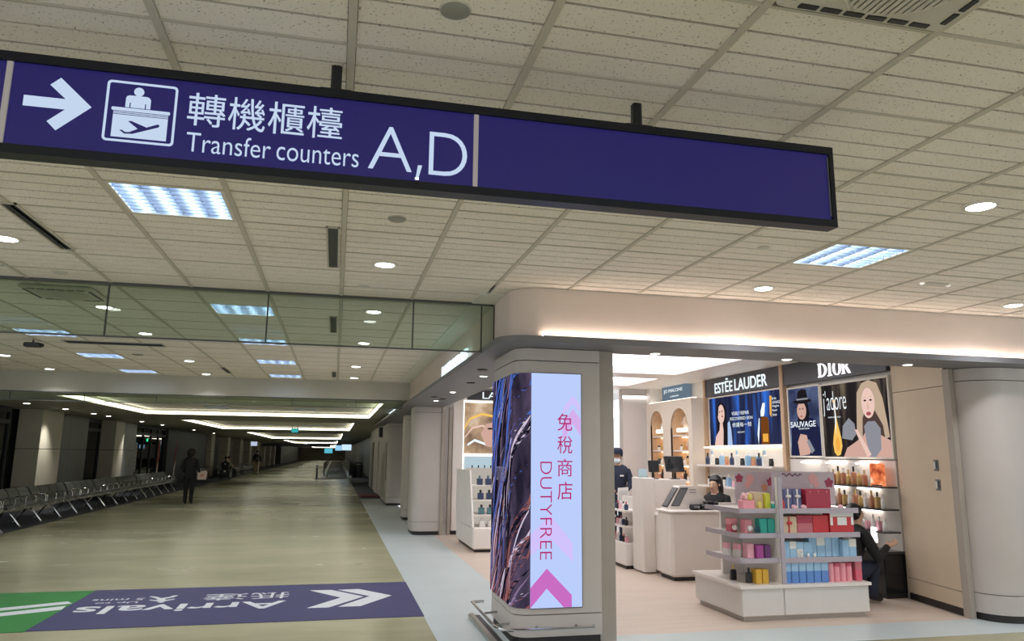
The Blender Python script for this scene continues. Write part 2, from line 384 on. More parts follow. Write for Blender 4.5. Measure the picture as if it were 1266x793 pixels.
t = thing('led_strip', 'warm light strip washing the bottom of the shop fascia', 'light', (4.3, 6.09, 2.613))
MB().box(-2.6, 2.66, -.006, .006, 0, .006).build('diffuser', glow('strip_glow', (255, 232, 216), 34), t)
MB().box(-2.6, 2.66, -.012, -.007, -.001, .008).build('channel', STEEL, t)

def clad_column(name, label, x0, x1, y0, y1, r, corners, z_low=.25, z_top=2.44, mat=BEIGE):
    c = struct(MB().prism(rrect(x0+.02, x1-.02, y0+.02, y1-.02, max(.02, r-.02), 8, corners), 0, 2.56).build(name, BASEB, None, True), label)
    for z0, z1 in ((.075, z_low),(z_low+.008, z_top),(z_top+.008, 2.555)):
        MB().prism(rrect(x0, x1, y0, y1, r, 10, corners), z0, z1).build('cladding_panel', mat, c, True)
    return c
clad_column('wall_pillar', 'beige rounded corner pillar carrying the tall advertising screen', 1.55, 2.34, 6.44, 7.5, .14, (1,0,0,1))
box('trim_3', (2.345, 2.495, 6.5, 6.66, 0, 2.56), M('frame_post', (168, 158, 148), .4, var=.03), 'slim beige door frame post beside the screen pillar')
clad_column('wall_pillar', 'beige rounded pillar at the right end of the shop front', 6.46, 7.6, 6.36, 6.84, .3, (1,0,0,0), .26, 2.42)
clad_column('wall_pillar', 'beige rounded pillar on the corridor side of the shop behind the screen', 1.56, 2.12, 15.3, 16.3, .2, (1,0,0,1))
clad_column('wall_pillar', 'narrow beige rounded pillar just beyond the second shop pillar', 1.68, 2.1, 18.7, 19.6, .16, (1,0,0,1))
c4 = clad_column('wall_pillar', 'wide beige wall end with a black slot near the corridor carpet', 1.62, 2.3, 24.0, 26.9, .12, (1,0,0,1))
MB().box(1.612, 1.62, 24.35, 24.5, .75, 1.95).build('black_slot', BLACK, c4)
for x, lab in ((2.118, 'left slim frame post of the side entrance'), (2.27, 'right slim frame post of the side entrance')):
    box('trim_4', (x, x+.06, 15.26, 15.4, 0, 2.56), M('frame_post', (168, 158, 148)), lab)
o = box('wall_side', (2.36, 2.565, 15.32, 15.5, .08, 2.75), SHOPW, 'white wall end beside the shelf with the hair poster')
MB().box(2.36, 2.565, 15.33, 15.5, 0, .08).build('skirting', BASEB, o)
box('wall_shop', (2.1, 2.25, 16.3, 24, 0, 2.6), BEIGE, 'beige shop wall between the corridor pillars')

# shop interior walls
o = struct(MB().add([(6.42,6.76,.08),(6.58,7.72,.08),(6.58,7.72,2.97),(6.42,6.76,2.97),(6.7,6.76,.08),(6.8,7.72,.08),(6.8,7.72,2.97),(6.7,6.76,2.97)],
     [(0,1,2,3),(4,7,6,5),(0,4,5,1),(3,2,6,7),(0,3,7,4),(1,5,6,2)]).build('wall_panel', M('seam_dark', (120, 108, 94), .6, var=.02)), 'beige wall panel with two switches right of the perfume posters')
PANB = M('panel_beige', (210, 192, 168), .5, var=.03, vs_=3)
def slant(z0, z1, dx, mat, name):
    MB().add([(6.42-dx,6.755,z0),(6.58-dx,7.722,z0),(6.58-dx,7.722,z1),(6.42-dx,6.755,z1),(6.44-dx,6.755,z0),(6.6-dx,7.722,z0),(6.6-dx,7.722,z1),(6.44-dx,6.755,z1)],
     [(0,1,2,3),(4,7,6,5),(0,4,5,1),(3,2,6,7),(0,3,7,4),(1,5,6,2)]).build(name, mat, o)
slant(.085, .245, .012, PANB, 'panel'); slant(.253, 2.385, .012, PANB, 'panel'); slant(2.393, 2.97, .012, PANB, 'panel'); slant(0, .08, -.01, BASEB, 'skirting')
box('trim_5', (6.39, 6.455, 6.66, 6.75, 0, 2.56), M('frame_post', (168, 158, 148)), 'slim beige frame post at the right shop pillar')
box('wall_right', (6.62, 6.8, 7.7, 14.7, 0, 3.0), SHOPW, 'white right hand wall of the shop behind the brand displays')
box('wall_back', (5.77, 6.62, 14.5, 14.7, 0, 3.0), M('shop_back', (214, 208, 206), .5, var=.02), 'white back wall of the shop beside the arched niches')
box('wall_back', (6.30, 6.60, 14.3, 14.5, 0, 3.0), SHOPW, 'slim white pier in the back corner of the shop')
box('wall_back', (2.6, 6.8, 18.2, 18.4, 0, 3.0), SHOPW, 'rear wall of the shop seen through the gap by the cashier')
box('wall_back', (2.62, 4.6, 15.6, 15.75, 0, 3.0), SHOPW, 'white wall behind the hair poster')
sc = MB(); sc.box(1.6, 6.8, 6.55, 8.4, 2.98, 3.04); sc.box(1.6, 6.8, 11.7, 12.35, 2.98, 3.04); sc.box(1.6, 6.8, 13.9, 18.4, 2.98, 3.04)
for a, b in ((8.4,11.7),(12.35,13.9)): sc.box(1.6, 2.6, a, b, 2.98, 3.04); sc.box(5.65, 6.8, a, b, 2.98, 3.04)
sceil = struct(sc.build('ceiling', SHOPW), 'white shop ceiling with two glowing recesses')
for a, b, lab in ((8.4,11.7,'front large glowing ceiling recess inside the shop'),(12.35,13.9,'rear glowing ceiling recess inside the shop')):
    t = thing('ceiling_panel_light', lab, 'light', (4.125, (a+b)/2, 2.98), group='shop ceiling recesses'); hy = (b-a)/2
    MB().box(-1.5, 1.5, -hy+.02, hy-.02, .12, .14).build('diffuser', glow('shop_glow', (252, 248, 250), L_SHOP), t)
    for q in ((-1.525,-1.5,-hy,hy),(1.5,1.525,-hy,hy),(-1.525,1.525,-hy,-hy+.02),(-1.525,1.525,hy-.02,hy)): MB().box(*q, 0, .14).build('recess_edge', TAN if False else SHOPW, t)

box('wall_front', (6.99, 9.5, 6.72, 6.9, 0, ZC+.03), M('slate_wall', (120, 122, 128), .6, var=.03, vs_=2), 'plain slate grey wall right of the shop front')
# right wall far beyond the shop
FARW = M('far_wall', (160, 162, 160), .5, var=.05, vs_=1)
box('wall_right', (1.75, 1.95, 27.0, 39.0, 0, ZS), BEIGE, 'beige corridor wall just beyond the shop')
box('wall_right', (2.3, 2.5, 39.0, 172, 0, ZS), FARW, 'grey corridor wall running into the distance on the right')

# ================================================================ CEILING THINGS
X, Yv, Z = (1,0,0), (0,1,0), (0,0,1)
# ---- hanging wayfinding sign
SY = 2.664
sign = thing('hanging_sign', 'long blue illuminated wayfinding sign hung from the ceiling, reading Transfer counters', 'sign', (0, SY, 2.58))
def sgn(name, mb, mat, smooth=False, par=None):
    o = mb.build(name, mat, par or sign, smooth)
    if par is None: o.location = (0, -SY, -2.58)
    return o
XL, XR = -2.78, 2.062
FR = M('sign_frame', (26, 29, 36), .4, .3, var=.05, vs_=15)
fr = MB(); fr.box(XL, XR, SY, SY+.07, 2.912, 2.945); fr.box(XL, XR, SY, SY+.07, 2.58, 2.612); fr.box(XL, XL+.02, SY, SY+.07, 2.612, 2.912); fr.box(XR-.02, XR, SY, SY+.07, 2.612, 2.912)
fr.box(XL+.02, XR-.02, SY+.05, SY+.07, 2.612, 2.912)
sgn('frame', fr, FR)
BLUE = M('sign_blue', (22, 20, 74), .35, emis=.42, ecol=(42, 35, 116))
LET = glow('sign_white', (196, 214, 238), 1.0)
sgn('face_panel', MB().box(XL+.02, XR-.02, SY+.012, SY+.02, 2.612, 2.912), BLUE)
for x in (.464, -1.158): sgn('divider', MB().box(x, x+.018, SY+.004, SY+.012, 2.614, 2.910), M('divider_grey', (176, 168, 166), .5, emis=.25))
sgn('edge_strip', MB().box(XR-.027, XR-.022, SY+.006, SY+.012, 2.63, 2.90), STEEL)
for x in (-.066, 1.156):
    h = sgn('hanger', MB().cbox(x-.02, x+.02, SY+.015, SY+.055, 2.945, ZC+.01, .008), BLACK)
    MB().cbox(x-.06, x+.06, SY+.005, SY+.065, 2.944, 2.952, .003).build('clamp_plate', BLACK, h)
yf = SY+.0118
def flat(poly, mat, name, lift=0): return sgn(name, MB().prism(poly, yf-.0015-lift, yf-lift, 'y'), mat)
flat([(-1.097,2.795),(-.968,2.795),(-1.021,2.842),(-.990,2.872),(-.885,2.775),(-.988,2.678),(-1.018,2.708),(-.966,2.757),(-1.097,2.757)], LET, 'arrow')
# pictogram of a clerk behind a counter with an aeroplane
def ring(poly_o, poly_i, name):
    n = len(poly_o); v = [(x,yf-.0015,z) for x,z in poly_o]+[(x,yf-.0015,z) for x,z in poly_i]+[(x,yf,z) for x,z in poly_o]+[(x,yf,z) for x,z in poly_i]
    f = []
    for i in range(n):
        j = (i+1)%n; f += [(i,j,n+j,n+i),(i,2*n+i,2*n+j,j),(n+i,n+j,3*n+j,3*n+i)]
    return sgn(name, MB().add(v, f), LET)
ring(rrect(-.843,-.612,2.660,2.886,.014), rrect(-.835,-.620,2.668,2.878,.008), 'pictogram_border')
flat(ell(-.739,2.851,.0165,.0165), LET, 'pictogram_head')
body = [(-.779,2.790),(-.779,2.824),(-.776,2.831),(-.768,2.835),(-.710,2.835),(-.702,2.831),(-.698,2.824),(-.698,2.790),(-.712,2.790),(-.712,2.808),(-.716,2.808),(-.716,2.790),(-.762,2.790),(-.762,2.808),(-.766,2.808),(-.766,2.790)]
flat(body, LET, 'pictogram_body')
flat(rrect(-.822,-.632,2.775,2.787,.004), LET, 'pictogram_counter_top')
for z in (2.769, 2.763): flat([(-.815,z),(-.637,z),(-.637,z+.003),(-.815,z+.003)], LET, 'pictogram_counter_line')
flat([(-.815,2.677),(-.637,2.677),(-.637,2.760),(-.815,2.760)], LET, 'pictogram_counter')
flat([(-.789,2.702),(-.781,2.703),(-.770,2.696),(-.757,2.697),(-.731,2.712),(-.764,2.737),(-.754,2.739),(-.703,2.720),(-.667,2.736),(-.661,2.731),(-.665,2.725),(-.746,2.692),(-.773,2.690)], BLUE, 'pictogram_plane', .002)
def st(body_, x0, x1, z0, z1, bold=0.0, name='lettering'):
    o = text(name, body_, LET, sign, (x0, yf, z0), X, Z, x1-x0, z1-z0, .0015, bold)
    if o: o.location = (0, -SY, -2.58)
for i, ch in enumerate('轉機櫃檯'): st(ch, -.575+.1375*i, -.575+.1375*i+.128, 2.748, 2.873, 0)
st('Transfer', -.570, -.283, 2.648, 2.721, -.006); st('counters', -.262, .031, 2.648, 2.708, -.006)
st('A', .066, .229, 2.650, 2.822, -.014); st('D', .293, .440, 2.648, 2.821, -.014)
flat([(.244,2.622),(.254,2.622),(.268,2.680),(.252,2.680)], LET, 'lettering')
tag(sgn('end_lamp', MB().box(.243,.256,yf-.003,yf,2.622,2.630), glow('pure_white', (255,255,255), 3)))

# ---- recessed louvre lights
TUBE = glow('tube_glow', (226, 240, 255), L_TUBE)
REFL = M('reflector', (176, 192, 214), .3, .5, var=.02)
def louvre_light(label, x, y, z, w2=.3, h2=.268):
    t = thing('ceiling_light', label, 'ceiling light', (x, y, z), group='square louvre ceiling lights')
    b = MB(); b.box(-w2, w2, -h2, h2, .075, .08); b.box(-w2, -w2+.008, -h2, h2, 0, .075); b.box(w2-.008, w2, -h2, h2, 0, .075); b.box(-w2, w2, -h2, -h2+.008, 0, .075); b.box(-w2, w2, h2-.008, h2, 0, .075)
    b.build('housing', REFL, t)
    f = MB()
    for q in ((-w2-.015,-w2+.01,-h2-.012,h2+.012),(w2-.01,w2+.015,-h2-.012,h2+.012),(-w2+.01,w2-.01,-h2-.012,-h2+.008),(-w2+.01,w2-.01,h2-.008,h2+.012)): f.box(*q, -.004, .003)
    f.build('frame', WHITE, t)
    for i in range(4):
        xx = -w2+(i+.5)*2*w2/4; MB().tube([(xx,-h2+.02,.045),(xx,h2-.02,.045)], .019, 8).build('tube', TUBE, t, True)
    l = MB()
    for i in range(1, 4): xx = -w2+i*2*w2/4; l.add([(xx-.012,-h2+.01,0.022),(xx+.012,-h2+.01,.022),(xx,-h2+.01,.004),(xx-.012,h2-.01,.022),(xx+.012,h2-.01,.022),(xx,h2-.01,.004)], [(0,2,5,3),(1,4,5,2),(0,3,4,1)])
    for i in range(1, 8): yy = -h2+i*2*h2/8; l.box(-w2+.01, w2-.01, yy-.004, yy+.004, -.002, .024)
    l.build('louvre', M('louvre_metal', (170, 184, 205), .35, .5, var=.02), t)
    return t
FL = {(-2,4):'nearest square louvre light in front of the glass, below the blue sign', (-2,10):'louvre light seen through the glass curtain, nearest to it',
 (-2,14):'louvre light just behind the lower edge of the glass curtain', (-2,18):'second last louvre light before the beam, middle row', (-2,22):'louvre light right against the beam, middle row',
 (-6,14):'large louvre light at the far left behind the glass curtain', (-6,18):'louvre light left of the dark air grille', (-6,22):'louvre light against the beam, left row',
 (5,4):'square louvre light above the shop front, right of the sign end'}
base = None; FARB = []
for (k, j) in FIX:
    p = (GX(k)+.3265, GY(j)+.28715, ZC)
    lab = FL.get((k,j), 'unseen louvre ceiling light added for fill outside the picture, ' + ('left' if k == -6 else 'centre' if k == -2 else 'inner right' if k < 6 else 'outer right') + ' row, ' + ('beside the camera' if j < 0 else 'before the glass' if j < 6 else 'behind the glass') + (' second column' if k == 2 else ''))  # cells without a listed label hold unseen lights added to brighten the hall
    if base is None: base = louvre_light(lab, *p)
    else: dup(base, p, None, lab)
for x, y, lab in ((-3.3,18.6,'nearest louvre light in the first coffer, left row'),(-3.3,22.4,'far louvre light in the first coffer, left row'),(-.9,18.5,'nearest louvre light in the first coffer, middle row'),(-.9,22.4,'far louvre light in the first coffer, middle row'),
                  (-3.0,31,'near louvre light in the second coffer, left'),(-3.0,35.5,'far louvre light in the second coffer, left'),(-.9,31,'near louvre light in the second coffer, middle'),(-.9,35.5,'far louvre light in the second coffer, middle'),(-3.0,48,'added near fill louvre light in the third coffer, left'),(-.9,48,'added near fill louvre light in the third coffer, middle'),(-3.0,56,'added far fill louvre light in the third coffer, left'),(-.9,56,'added far fill louvre light in the third coffer, middle'),(-3.0,78,'added fill louvre light in the fourth coffer, left'),(-.9,78,'added fill louvre light in the fourth coffer, middle')):  # third and fourth coffer lights are added to brighten the far corridor
    dup(base, (x, y, ZS+.145), None, lab)
    FARB.append((x, y))

# ---- round downlights
LENS = glow('downlight_glow', (250, 250, 248), L_DOWN)
LENS2 = glow('soffit_downlight_glow', (255, 248, 236), 12.0)
def downlight(label, x, y, z, r=.075, lens=None):
    t = thing('downlight', label, 'downlight', (x, y, z), group='round downlights')
    MB().lathe([(r*1.32,0),(r*1.3,-.008),(r*1.02,-.012),(r*.98,-.004)], n=20).build('trim_ring', WHITE, t, True)
    MB().lathe([(r*.98,-.0045),(r*.9,-.013),(r*.5,-.018),(.001,-.019)], n=20).build('lens', lens or LENS, t, True)
    return t
def beam(x, y, z, power, ang=2.35, col=(.97, .98, 1), tilt=0):      # spot for the throw of a downlight, used for added fill too
    ld = bpy.data.lights.new('downlight_or_fill_beam', 'SPOT'); ld.energy = power; ld.spot_size = ang; ld.spot_blend = 1.0; ld.shadow_soft_size = .07; ld.color = col
    lo = bpy.data.objects.new('downlight_or_fill_beam', ld); COL.objects.link(lo); lo.location = (x, y, z-.03); lo.rotation_euler = (0, tilt, 0)
for x, y in FARB: beam(x, y, ZS+.14, 60 if y < 40 else 130, 2.6)  # spots added at the coffer louvre lights, where no downlight sits
for y in (66, 95, 110, 125, 140, 155): beam(-2.4, y, ZS-.02, 260, 2.7)  # bare fill spots added along the far corridor, with no fitting
d0 = None
DL = [(3.563,3.366,'bright downlight on the ceiling at the right edge above the shop'),(3.545,5.60,'downlight close to the shop fascia, near the right louvre light'),(6.183,5.60,'downlight at the far right end of the shop fascia'),
 (.305,5.659,'downlight just before the glass curtain, right of the slot vent'),(.318,7.657,'first downlight behind the glass curtain, right of centre'),(.304,9.949,'second downlight behind the glass, right of centre'),
 (.274,12.74,'downlight before the beam, right row'),(.295,14.7,'downlight touching the beam, right row'),(-2.303,5.638,'downlight cut by the left edge of the picture'),
 (-2.367,8.174,'bright downlight behind the glass near its left mullion'),(-2.376,9.931,'small downlight low behind the glass on the left'),(-2.37,12.797,'downlight between the beam and the glass, left row'),(-2.44,14.9,'downlight at the beam, left row'),
 (-5.076,12.94,'downlight at the far left edge between glass and beam'),(-5.1,14.9,'downlight at the beam, far left'),(.3,3.366,'added fill downlight hidden behind the middle of the blue sign'),(-2.3,3.366,'added fill downlight outside the picture, left above the sign'),(.3,1.1,'added fill downlight outside the picture, above the camera'),(3.56,1.1,'added fill downlight outside the picture, right of the camera'),(-2.3,1.1,'added fill downlight outside the picture, left of the camera'),(6.2,3.366,'added fill downlight outside the picture at the far right'),(.3,-1.2,'added fill downlight outside the picture, behind the camera')]  # the unseen downlights closing this list are added as fill
for x, y, lab in DL:
    if d0 is None: d0 = downlight(lab, x, y, ZC)
    else: dup(d0, (x, y, ZC), None, lab)
    beam(x, y, ZC, SPOT_W)
ordn = ['nearest','second','third','fourth','fifth','sixth','seventh','eighth']
ORD = ['first','second','third','fourth','fifth','sixth','seventh','eighth','ninth','tenth','eleventh','twelfth','thirteenth','fourteenth']
for i, y in enumerate((19.6, 21.9, 24.3, 25.8, 30.0, 33.4, 40.6, 47)):
    lab = f'{ordn[i]} downlight in the low soffit above the benches'
    if i == 0: d1 = downlight(lab, -7.1, y, ZS, .075, LENS2)
    else: dup(d1, (-7.0, y, ZS), None, lab)
    beam(-7.15, y+(.7 if i in (1, 4) else 0), ZS, 130 if i in (1, 4) else 30, 1.4, (1, .97, .9), .3 if i in (1, 4) else 0)
for i, (x, y) in enumerate(((2.9,6.45),(4.3,6.45),(5.7,6.45),(1.75,9.0),(1.75,11.5),(1.75,13.5))):
    q = dup(d1, (x, y, 2.559), None, ('downlight set in the shop soffit over the front opening','downlight set in the shop soffit above the corridor side')[i>2]); q.scale = (.6,.6,.6)
    q['label'] = f'{ordn[i%3]} small ' + q['label']; beam(x, y, 2.559, 9, 2.0, (1, .97, .93))

# ---- air conditioner cassette, vents, detectors
PL = M('white_plastic', (204, 198, 186), .5, var=.03, vs_=8)
def cassette(label, x, y, z, s=.29):
    t = thing('air_conditioner', label, 'air conditioner', (x, y, z))
    MB().cbox(-s, s, -s*.88, s*.88, -.02, .02, .015).build('panel', PL, t)
    g = MB()
    g.lathe([(s*.7,-.022),(s*.7,-.03),(s*.65,-.034)], n=28); g.build('grille_ring', PL, t, True)
    MB().lathe([(s*.66,-.0215),(s*.3,-.024),(.001,-.0245)], n=28).build('grille_back', BLACK, t, True)
    b = MB()
    for i in range(-8, 9):
        xx = i*s*.65/9; hl = math.sqrt(max(.0001, (s*.65)**2-xx*xx)); b.box(xx-.0025, xx+.0025, -hl, hl, -.034, -.027)
    b.build('grille_bars', PL, t)
    for i in range(6):
        xx = -s*.8+(i+.5)*s*1.6/6
        for sg in (-1, 1):
            MB().cbox(xx-s*.11, xx+s*.11, sg*s*.77-.012, sg*s*.77+.012, -.024, -.018, .003).build('air_slot', BLACK, t)
            MB().cbox(sg*s*.89-.012, sg*s*.89+.012, xx*.9-s*.1, xx*.9+s*.1, -.024, -.018, .003).build('air_slot', BLACK, t)
    return t
cassette('ceiling air conditioner cassette with round grille at the top right edge', GX(2)+.33, GY(-1)+.28, ZC, .315)
cassette('ceiling air conditioner cassette behind the glass curtain on the left', -2.5, 7.45, ZC-.02, .3)
def slot_vent(label, x, y, along='y', L=1.08, W=.09):
    t = thing('air_vent', label, 'air vent', (x, y, ZC), 0 if along == 'y' else PI/2, 'linear slot vents')
    f = MB(); f.box(-W/2, -W/2+.012, -L/2, L/2, -.012, 0); f.box(W/2-.012, W/2, -L/2, L/2, -.012, 0); f.box(-W/2, W/2, -L/2, -L/2+.012, -.012, 0); f.box(-W/2, W/2, L/2-.012, L/2, -.012, 0)
    f.build('frame', RIB, t); MB().box(-W/2+.012, W/2-.012, -L/2+.012, L/2-.012, -.006, -.001).build('slot', BLACK, t)
    for xx in ((-.003,) if W < .12 else (-.06,0,.06)): MB().box(xx-.003, xx+.003, -L/2+.012, L/2-.012, -.012, -.006).build('blade', DARK, t)
slot_vent('black slot vent in the ceiling right before the glass curtain', -.086, 5.31)
slot_vent('black slot vent behind the glass in the middle', -.09, 8.6)
slot_vent('long black slot vent on the left below the blue sign', -1.975, 5.31, L=1.05, W=.1)
slot_vent('wide dark air grille just behind the glass on the left', -3.0, 11.0, 'x', 1.25, .3)
slot_vent('short slot vent near the beam, left of centre', -1.978, 14.1, L=1.0)
slot_vent('short slot vent near the beam, middle', -.088, 14.2, L=1.0)
def disc(name, label, cat, x, y, r, h, mat, z=ZC):
    t = thing(name, label, cat, (x, y, z))
    MB().lathe([(r,0),(r,-h*.5),(r*.85,-h*.8),(r*.5,-h),(.001,-h)], n=20).build('cover', mat, t, True)
    MB().lathe([(r*1.08,.0),(r*1.08,-.004),(r,-.005)], n=20).build('base_ring', PL, t, True)
GD = M('grey_cover', (148, 146, 136), .5, var=.03)
disc('ceiling_speaker', 'grey round ceiling speaker near the top edge', 'speaker', .314, 2.215, .05, .012, GD)
disc('smoke_detector', 'round detector on the ceiling between sign and glass', 'detector', .305, 4.491, .055, .02, GD)
disc('smoke_detector', 'round detector on the ceiling at the left end of the glass', 'detector', -2.288, 6.66, .055, .015, PL)
disc('smoke_detector', 'tiny detector on the ceiling beside the glass top rail', 'detector', .171, 6.5, .05, .012, PL)
disc('smoke_detector', 'tiny detector left of the right louvre light', 'detector', 2.851, 4.476, .04, .012, PL)
disc('smoke_detector', 'flat detector behind the left louvre lights', 'detector', -3.0, 12.2, .08, .02, GD)
t = thing('emergency_light', 'flush emergency light with two small lamps above the fascia', 'light', (4.83, 5.08, ZC))
MB().cbox(-.11, .11, -.045, .045, -.012, 0, .005).build('housing', PL, t)
for x in (-.13, .13): MB().lathe([(.018,0),(.02,-.008),(.008,-.014)], (x,0,-.002), 12).build('lamp', glow('em_glow', (240,235,225), 1.2), t, True)
t = thing('security_camera', 'small dark box camera on the ceiling behind the glass', 'camera', (-4.0, 11.0, ZC))
MB().cbox(-.1, .1, -.06, .06, -.1, -.04, .012).build('body', DARK, t); MB().tube([(0,0,-.04),(0,0,0)], .012).build('mount', DARK, t); MB().tube([(.1,-.02,-.07),(.13,-.03,-.075)], .025, 10).build('lens_hood', BLACK, t, True)

# ---- glass smoke curtains
def curtain(label, y, xs, z0, z1):
    t = thing('glass_smoke_curtain', label, 'glass barrier', (0, y, z0)); H = z1-z0; a, b = xs[0], xs[-1]
    MB().box(a, b, -.02, .02, H-.022, H).build('top_rail', M('rail_grey', (92, 94, 92), .4, .5, var=.04), t)
    MB().box(a, b, -.008, .008, 0, .014).build('bottom_rail', M('rail_grey', (92, 94, 92)), t)
    for x in xs: MB().box(x-.006, x+.006, -.008, .008, .014, H-.022).build('mullion', M('rail_dark', (70, 74, 72), .4, .4, var=.04), t)
    for p, q in zip(xs[:-1], xs[1:]): MB().box(p+.006, q-.006, -.004, .004, .014, H-.022).build('pane', GLASS, t)
curtain('glass smoke curtain hanging across the ceiling before the shop corner', 6.95, [-8.64,-7.31,-5.98,-4.65,-3.32,-1.99,-.66,.66,1.32,1.445], 2.565, ZC)
curtain('low glass smoke curtain hanging below the painted beam', 15.42, [-8.4,-7.13,-5.88,-4.63,-3.38,-2.13,-.88,.37,1.3], 2.50, ZS)

# ================================================================ SCREEN PILLAR AND FLOOR GRAPHICS
pl = arc(1.69, 6.58, .146, PI, 1.5*PI, 12)
scr = thing('advertising_screen', 'tall wraparound advertising screen on the corner pillar reading DUTYFREE', 'screen', (1.69, 6.434, .31))
def screen_strip(name, pts, mat):
    me = bpy.data.meshes.new(name); n = len(pts); H = 2.02; L = [0]
    for a, b in zip(pts[:-1], pts[1:]): L.append(L[-1]+math.dist(a, b))
    c = (1.69, 6.434); q = [Vector((x-c[0], y-c[1])) for x, y in pts]; inn = []
    for i in range(n):
        d = (q[min(i+1,n-1)]-q[max(i-1,0)]).normalized(); inn.append(q[i]+.005*Vector((-d.y, d.x)))
    v = [(*p, 0) for p in q]+[(*p, H) for p in q]+[(*p, 0) for p in inn]+[(*p, H) for p in inn]
    f = [(i,i+1,n+i+1,n+i) for i in range(n-1)]+[(2*n+i+1,2*n+i,3*n+i,3*n+i+1) for i in range(n-1)]+[(n+i,n+i+1,3*n+i+1,3*n+i) for i in range(n-1)]+[(i+1,i,2*n+i,2*n+i+1) for i in range(n-1)]+[(0,n,3*n,2*n),(n-1,3*n-1,4*n-1,2*n-1)]
    me.from_pydata(v, [], f); me.materials.append(mat); uv = me.uv_layers.new(name='UVMap')
    for lp in me.loops: i = lp.vertex_index; uv.data[lp.index].uv = (L[i % n], v[i][2])
    me.polygons.foreach_set('use_smooth', [True]*len(f)); me.set_sharp_from_angle(angle=.6); me.update()
    return put(name, me, scr)
screen_strip('picture_panel', [(1.544, 7.42), (1.544, 7.1), (1.544, 6.8)]+pl, STRANDS)
def strands():
    rnd = random.Random(11); full = [(1.544, 7.42), (1.544, 7.2), (1.544, 7.0), (1.544, 6.8), (1.544, 6.66)]+pl; L = [0]
    for a, b in zip(full[:-1], full[1:]): L.append(L[-1]+math.dist(a, b))
    def at(u, off):
        u = max(.002, min(L[-1]-.002, u)); k = max(i for i in range(len(L)-1) if L[i] <= u); f = (u-L[k])/(L[k+1]-L[k]); a, b = Vector(full[k]), Vector(full[k+1]); d = (b-a).normalized()
        p = a+(b-a)*f+Vector((d.y, -d.x))*off; p = Vector((p.x, p.y)); return (p.x-1.69, p.y-6.434)
    cols = {'strand_white': (214, 200, 222), 'strand_blue': (74, 104, 190), 'strand_dark': (22, 20, 34), 'strand_mauve': (134, 112, 146), 'strand_rust': (142, 88, 88)}
    bags = {k: MB() for k in cols}; lift = 0
    for i in range(150):
        v0 = rnd.uniform(-.9, 1.9); u0 = rnd.uniform(-.25, .85); hgt = rnd.uniform(.7, 1.25); wid = rnd.uniform(.3, .75)
        pool = ['strand_dark', 'strand_dark', 'strand_mauve', 'strand_white', 'strand_blue'] if v0 > .0 else ['strand_dark', 'strand_mauve', 'strand_white', 'strand_rust', 'strand_rust']
        c = rnd.choice(pool); wmax = rnd.uniform(.012, .05) if c in ('strand_dark', 'strand_blue', 'strand_rust') else rnd.uniform(.005, .02); lift += 2.5e-5; pts = []
        for q in range(15):
            t_ = q/14; pts.append((u0+wid*t_**2.1+.015*math.sin(9*t_+i), v0+hgt*(t_**.8), wmax*math.sin(PI*min(.98, t_*.9+.06))))
        V = []; F_ = []
        for u, v, w_ in pts:
            for sgn_ in (-1, 1): x, y = at(u+sgn_*w_, .0006+lift); V.append((x, y, max(.002, min(2.018, v))))
        for q in range(14):
            if pts[q][1] < 2.02 and pts[q+1][1] > .0 and pts[q+1][0] > 0 and pts[q][0] < L[-1]: F_.append((2*q, 2*q+1, 2*q+3, 2*q+2))
        bags[c].add(V, F_)
    for k, m in bags.items(): tag(put('strand_print', (lambda me: me)(m.mesh(k, glow(k, cols[k], .95))), scr), kind='stuff')
strands()
screen_strip('white_panel', [(1.69, 6.434), (2.157, 6.434)], glow('screen_white', (188, 206, 252), 1.0))
b_ = MB(); b_.box(.467,.472,-.001,.006,-.004,2.024); b_.box(0,.47,-.001,.006,2.0205,2.026); b_.box(0,.47,-.001,.006,-.006,-.0005); b_.build('bezel', DARK, scr)
def sx(px): return 1.675+(px-654)*.00735-1.69
def sz(py): return 2.33-(py-463)*.007024-.31
def scrpoly(pts, mat, name, lift=0):
    MB().prism([(max(.001, sx(x)), min(2.019, max(.001, sz(y)))) for x, y in pts], -.0016-lift, -.0006-lift, 'y').build(name, mat, scr)
PK = glow('print_pink', (206, 112, 200), .95); PP = glow('print_pale', (212, 196, 254), .98); PM = glow('print_mid', (216, 178, 240), .97); MG = glow('print_magenta', (188, 36, 116), .9)
scrpoly([(653,727),(676,704.4),(706.6,736.3),(706.6,750.5),(696.8,750.5),(675.9,728),(653,750.5)], PK, 'chevron')
scrpoly([(654,664),(680,640),(708,675),(708,697),(680,668),(654,690)], PP, 'chevron')
scrpoly([(696,507),(709,491),(718.5,502),(718.5,512),(709,501),(696,516)], PP, 'chevron')
scrpoly([(695,529),(709,508),(719,521),(719,543),(709,527),(697,548)], PM, 'chevron')
def stxt(body_, x0, z0, w_, h, mat, ux=X, uz=Z, bold=0): return text('lettering', body_, mat, scr, (x0, -.0022, z0), ux, uz, w_, h, .0008, bold)
for i, ch in enumerate('免稅商店'): stxt(ch, sx(689), sz(536+28.6*i), sx(708)-sx(689), .155, MG, bold=0)
text('lettering', 'DUTYFREE', MG, scr, (sx(667.5), -.0022, sz(575)), (0,0,-1), X, sz(575)-sz(694), sx(682)-sx(667.5), .0008, -.014)
t0 = text('lettering', 'DUTY FREE', glow('faint_white', (120, 120, 150), 1), scr, (-.1525, .73, 1.05), (0,-1,0), Z, .34, .13, .0008)

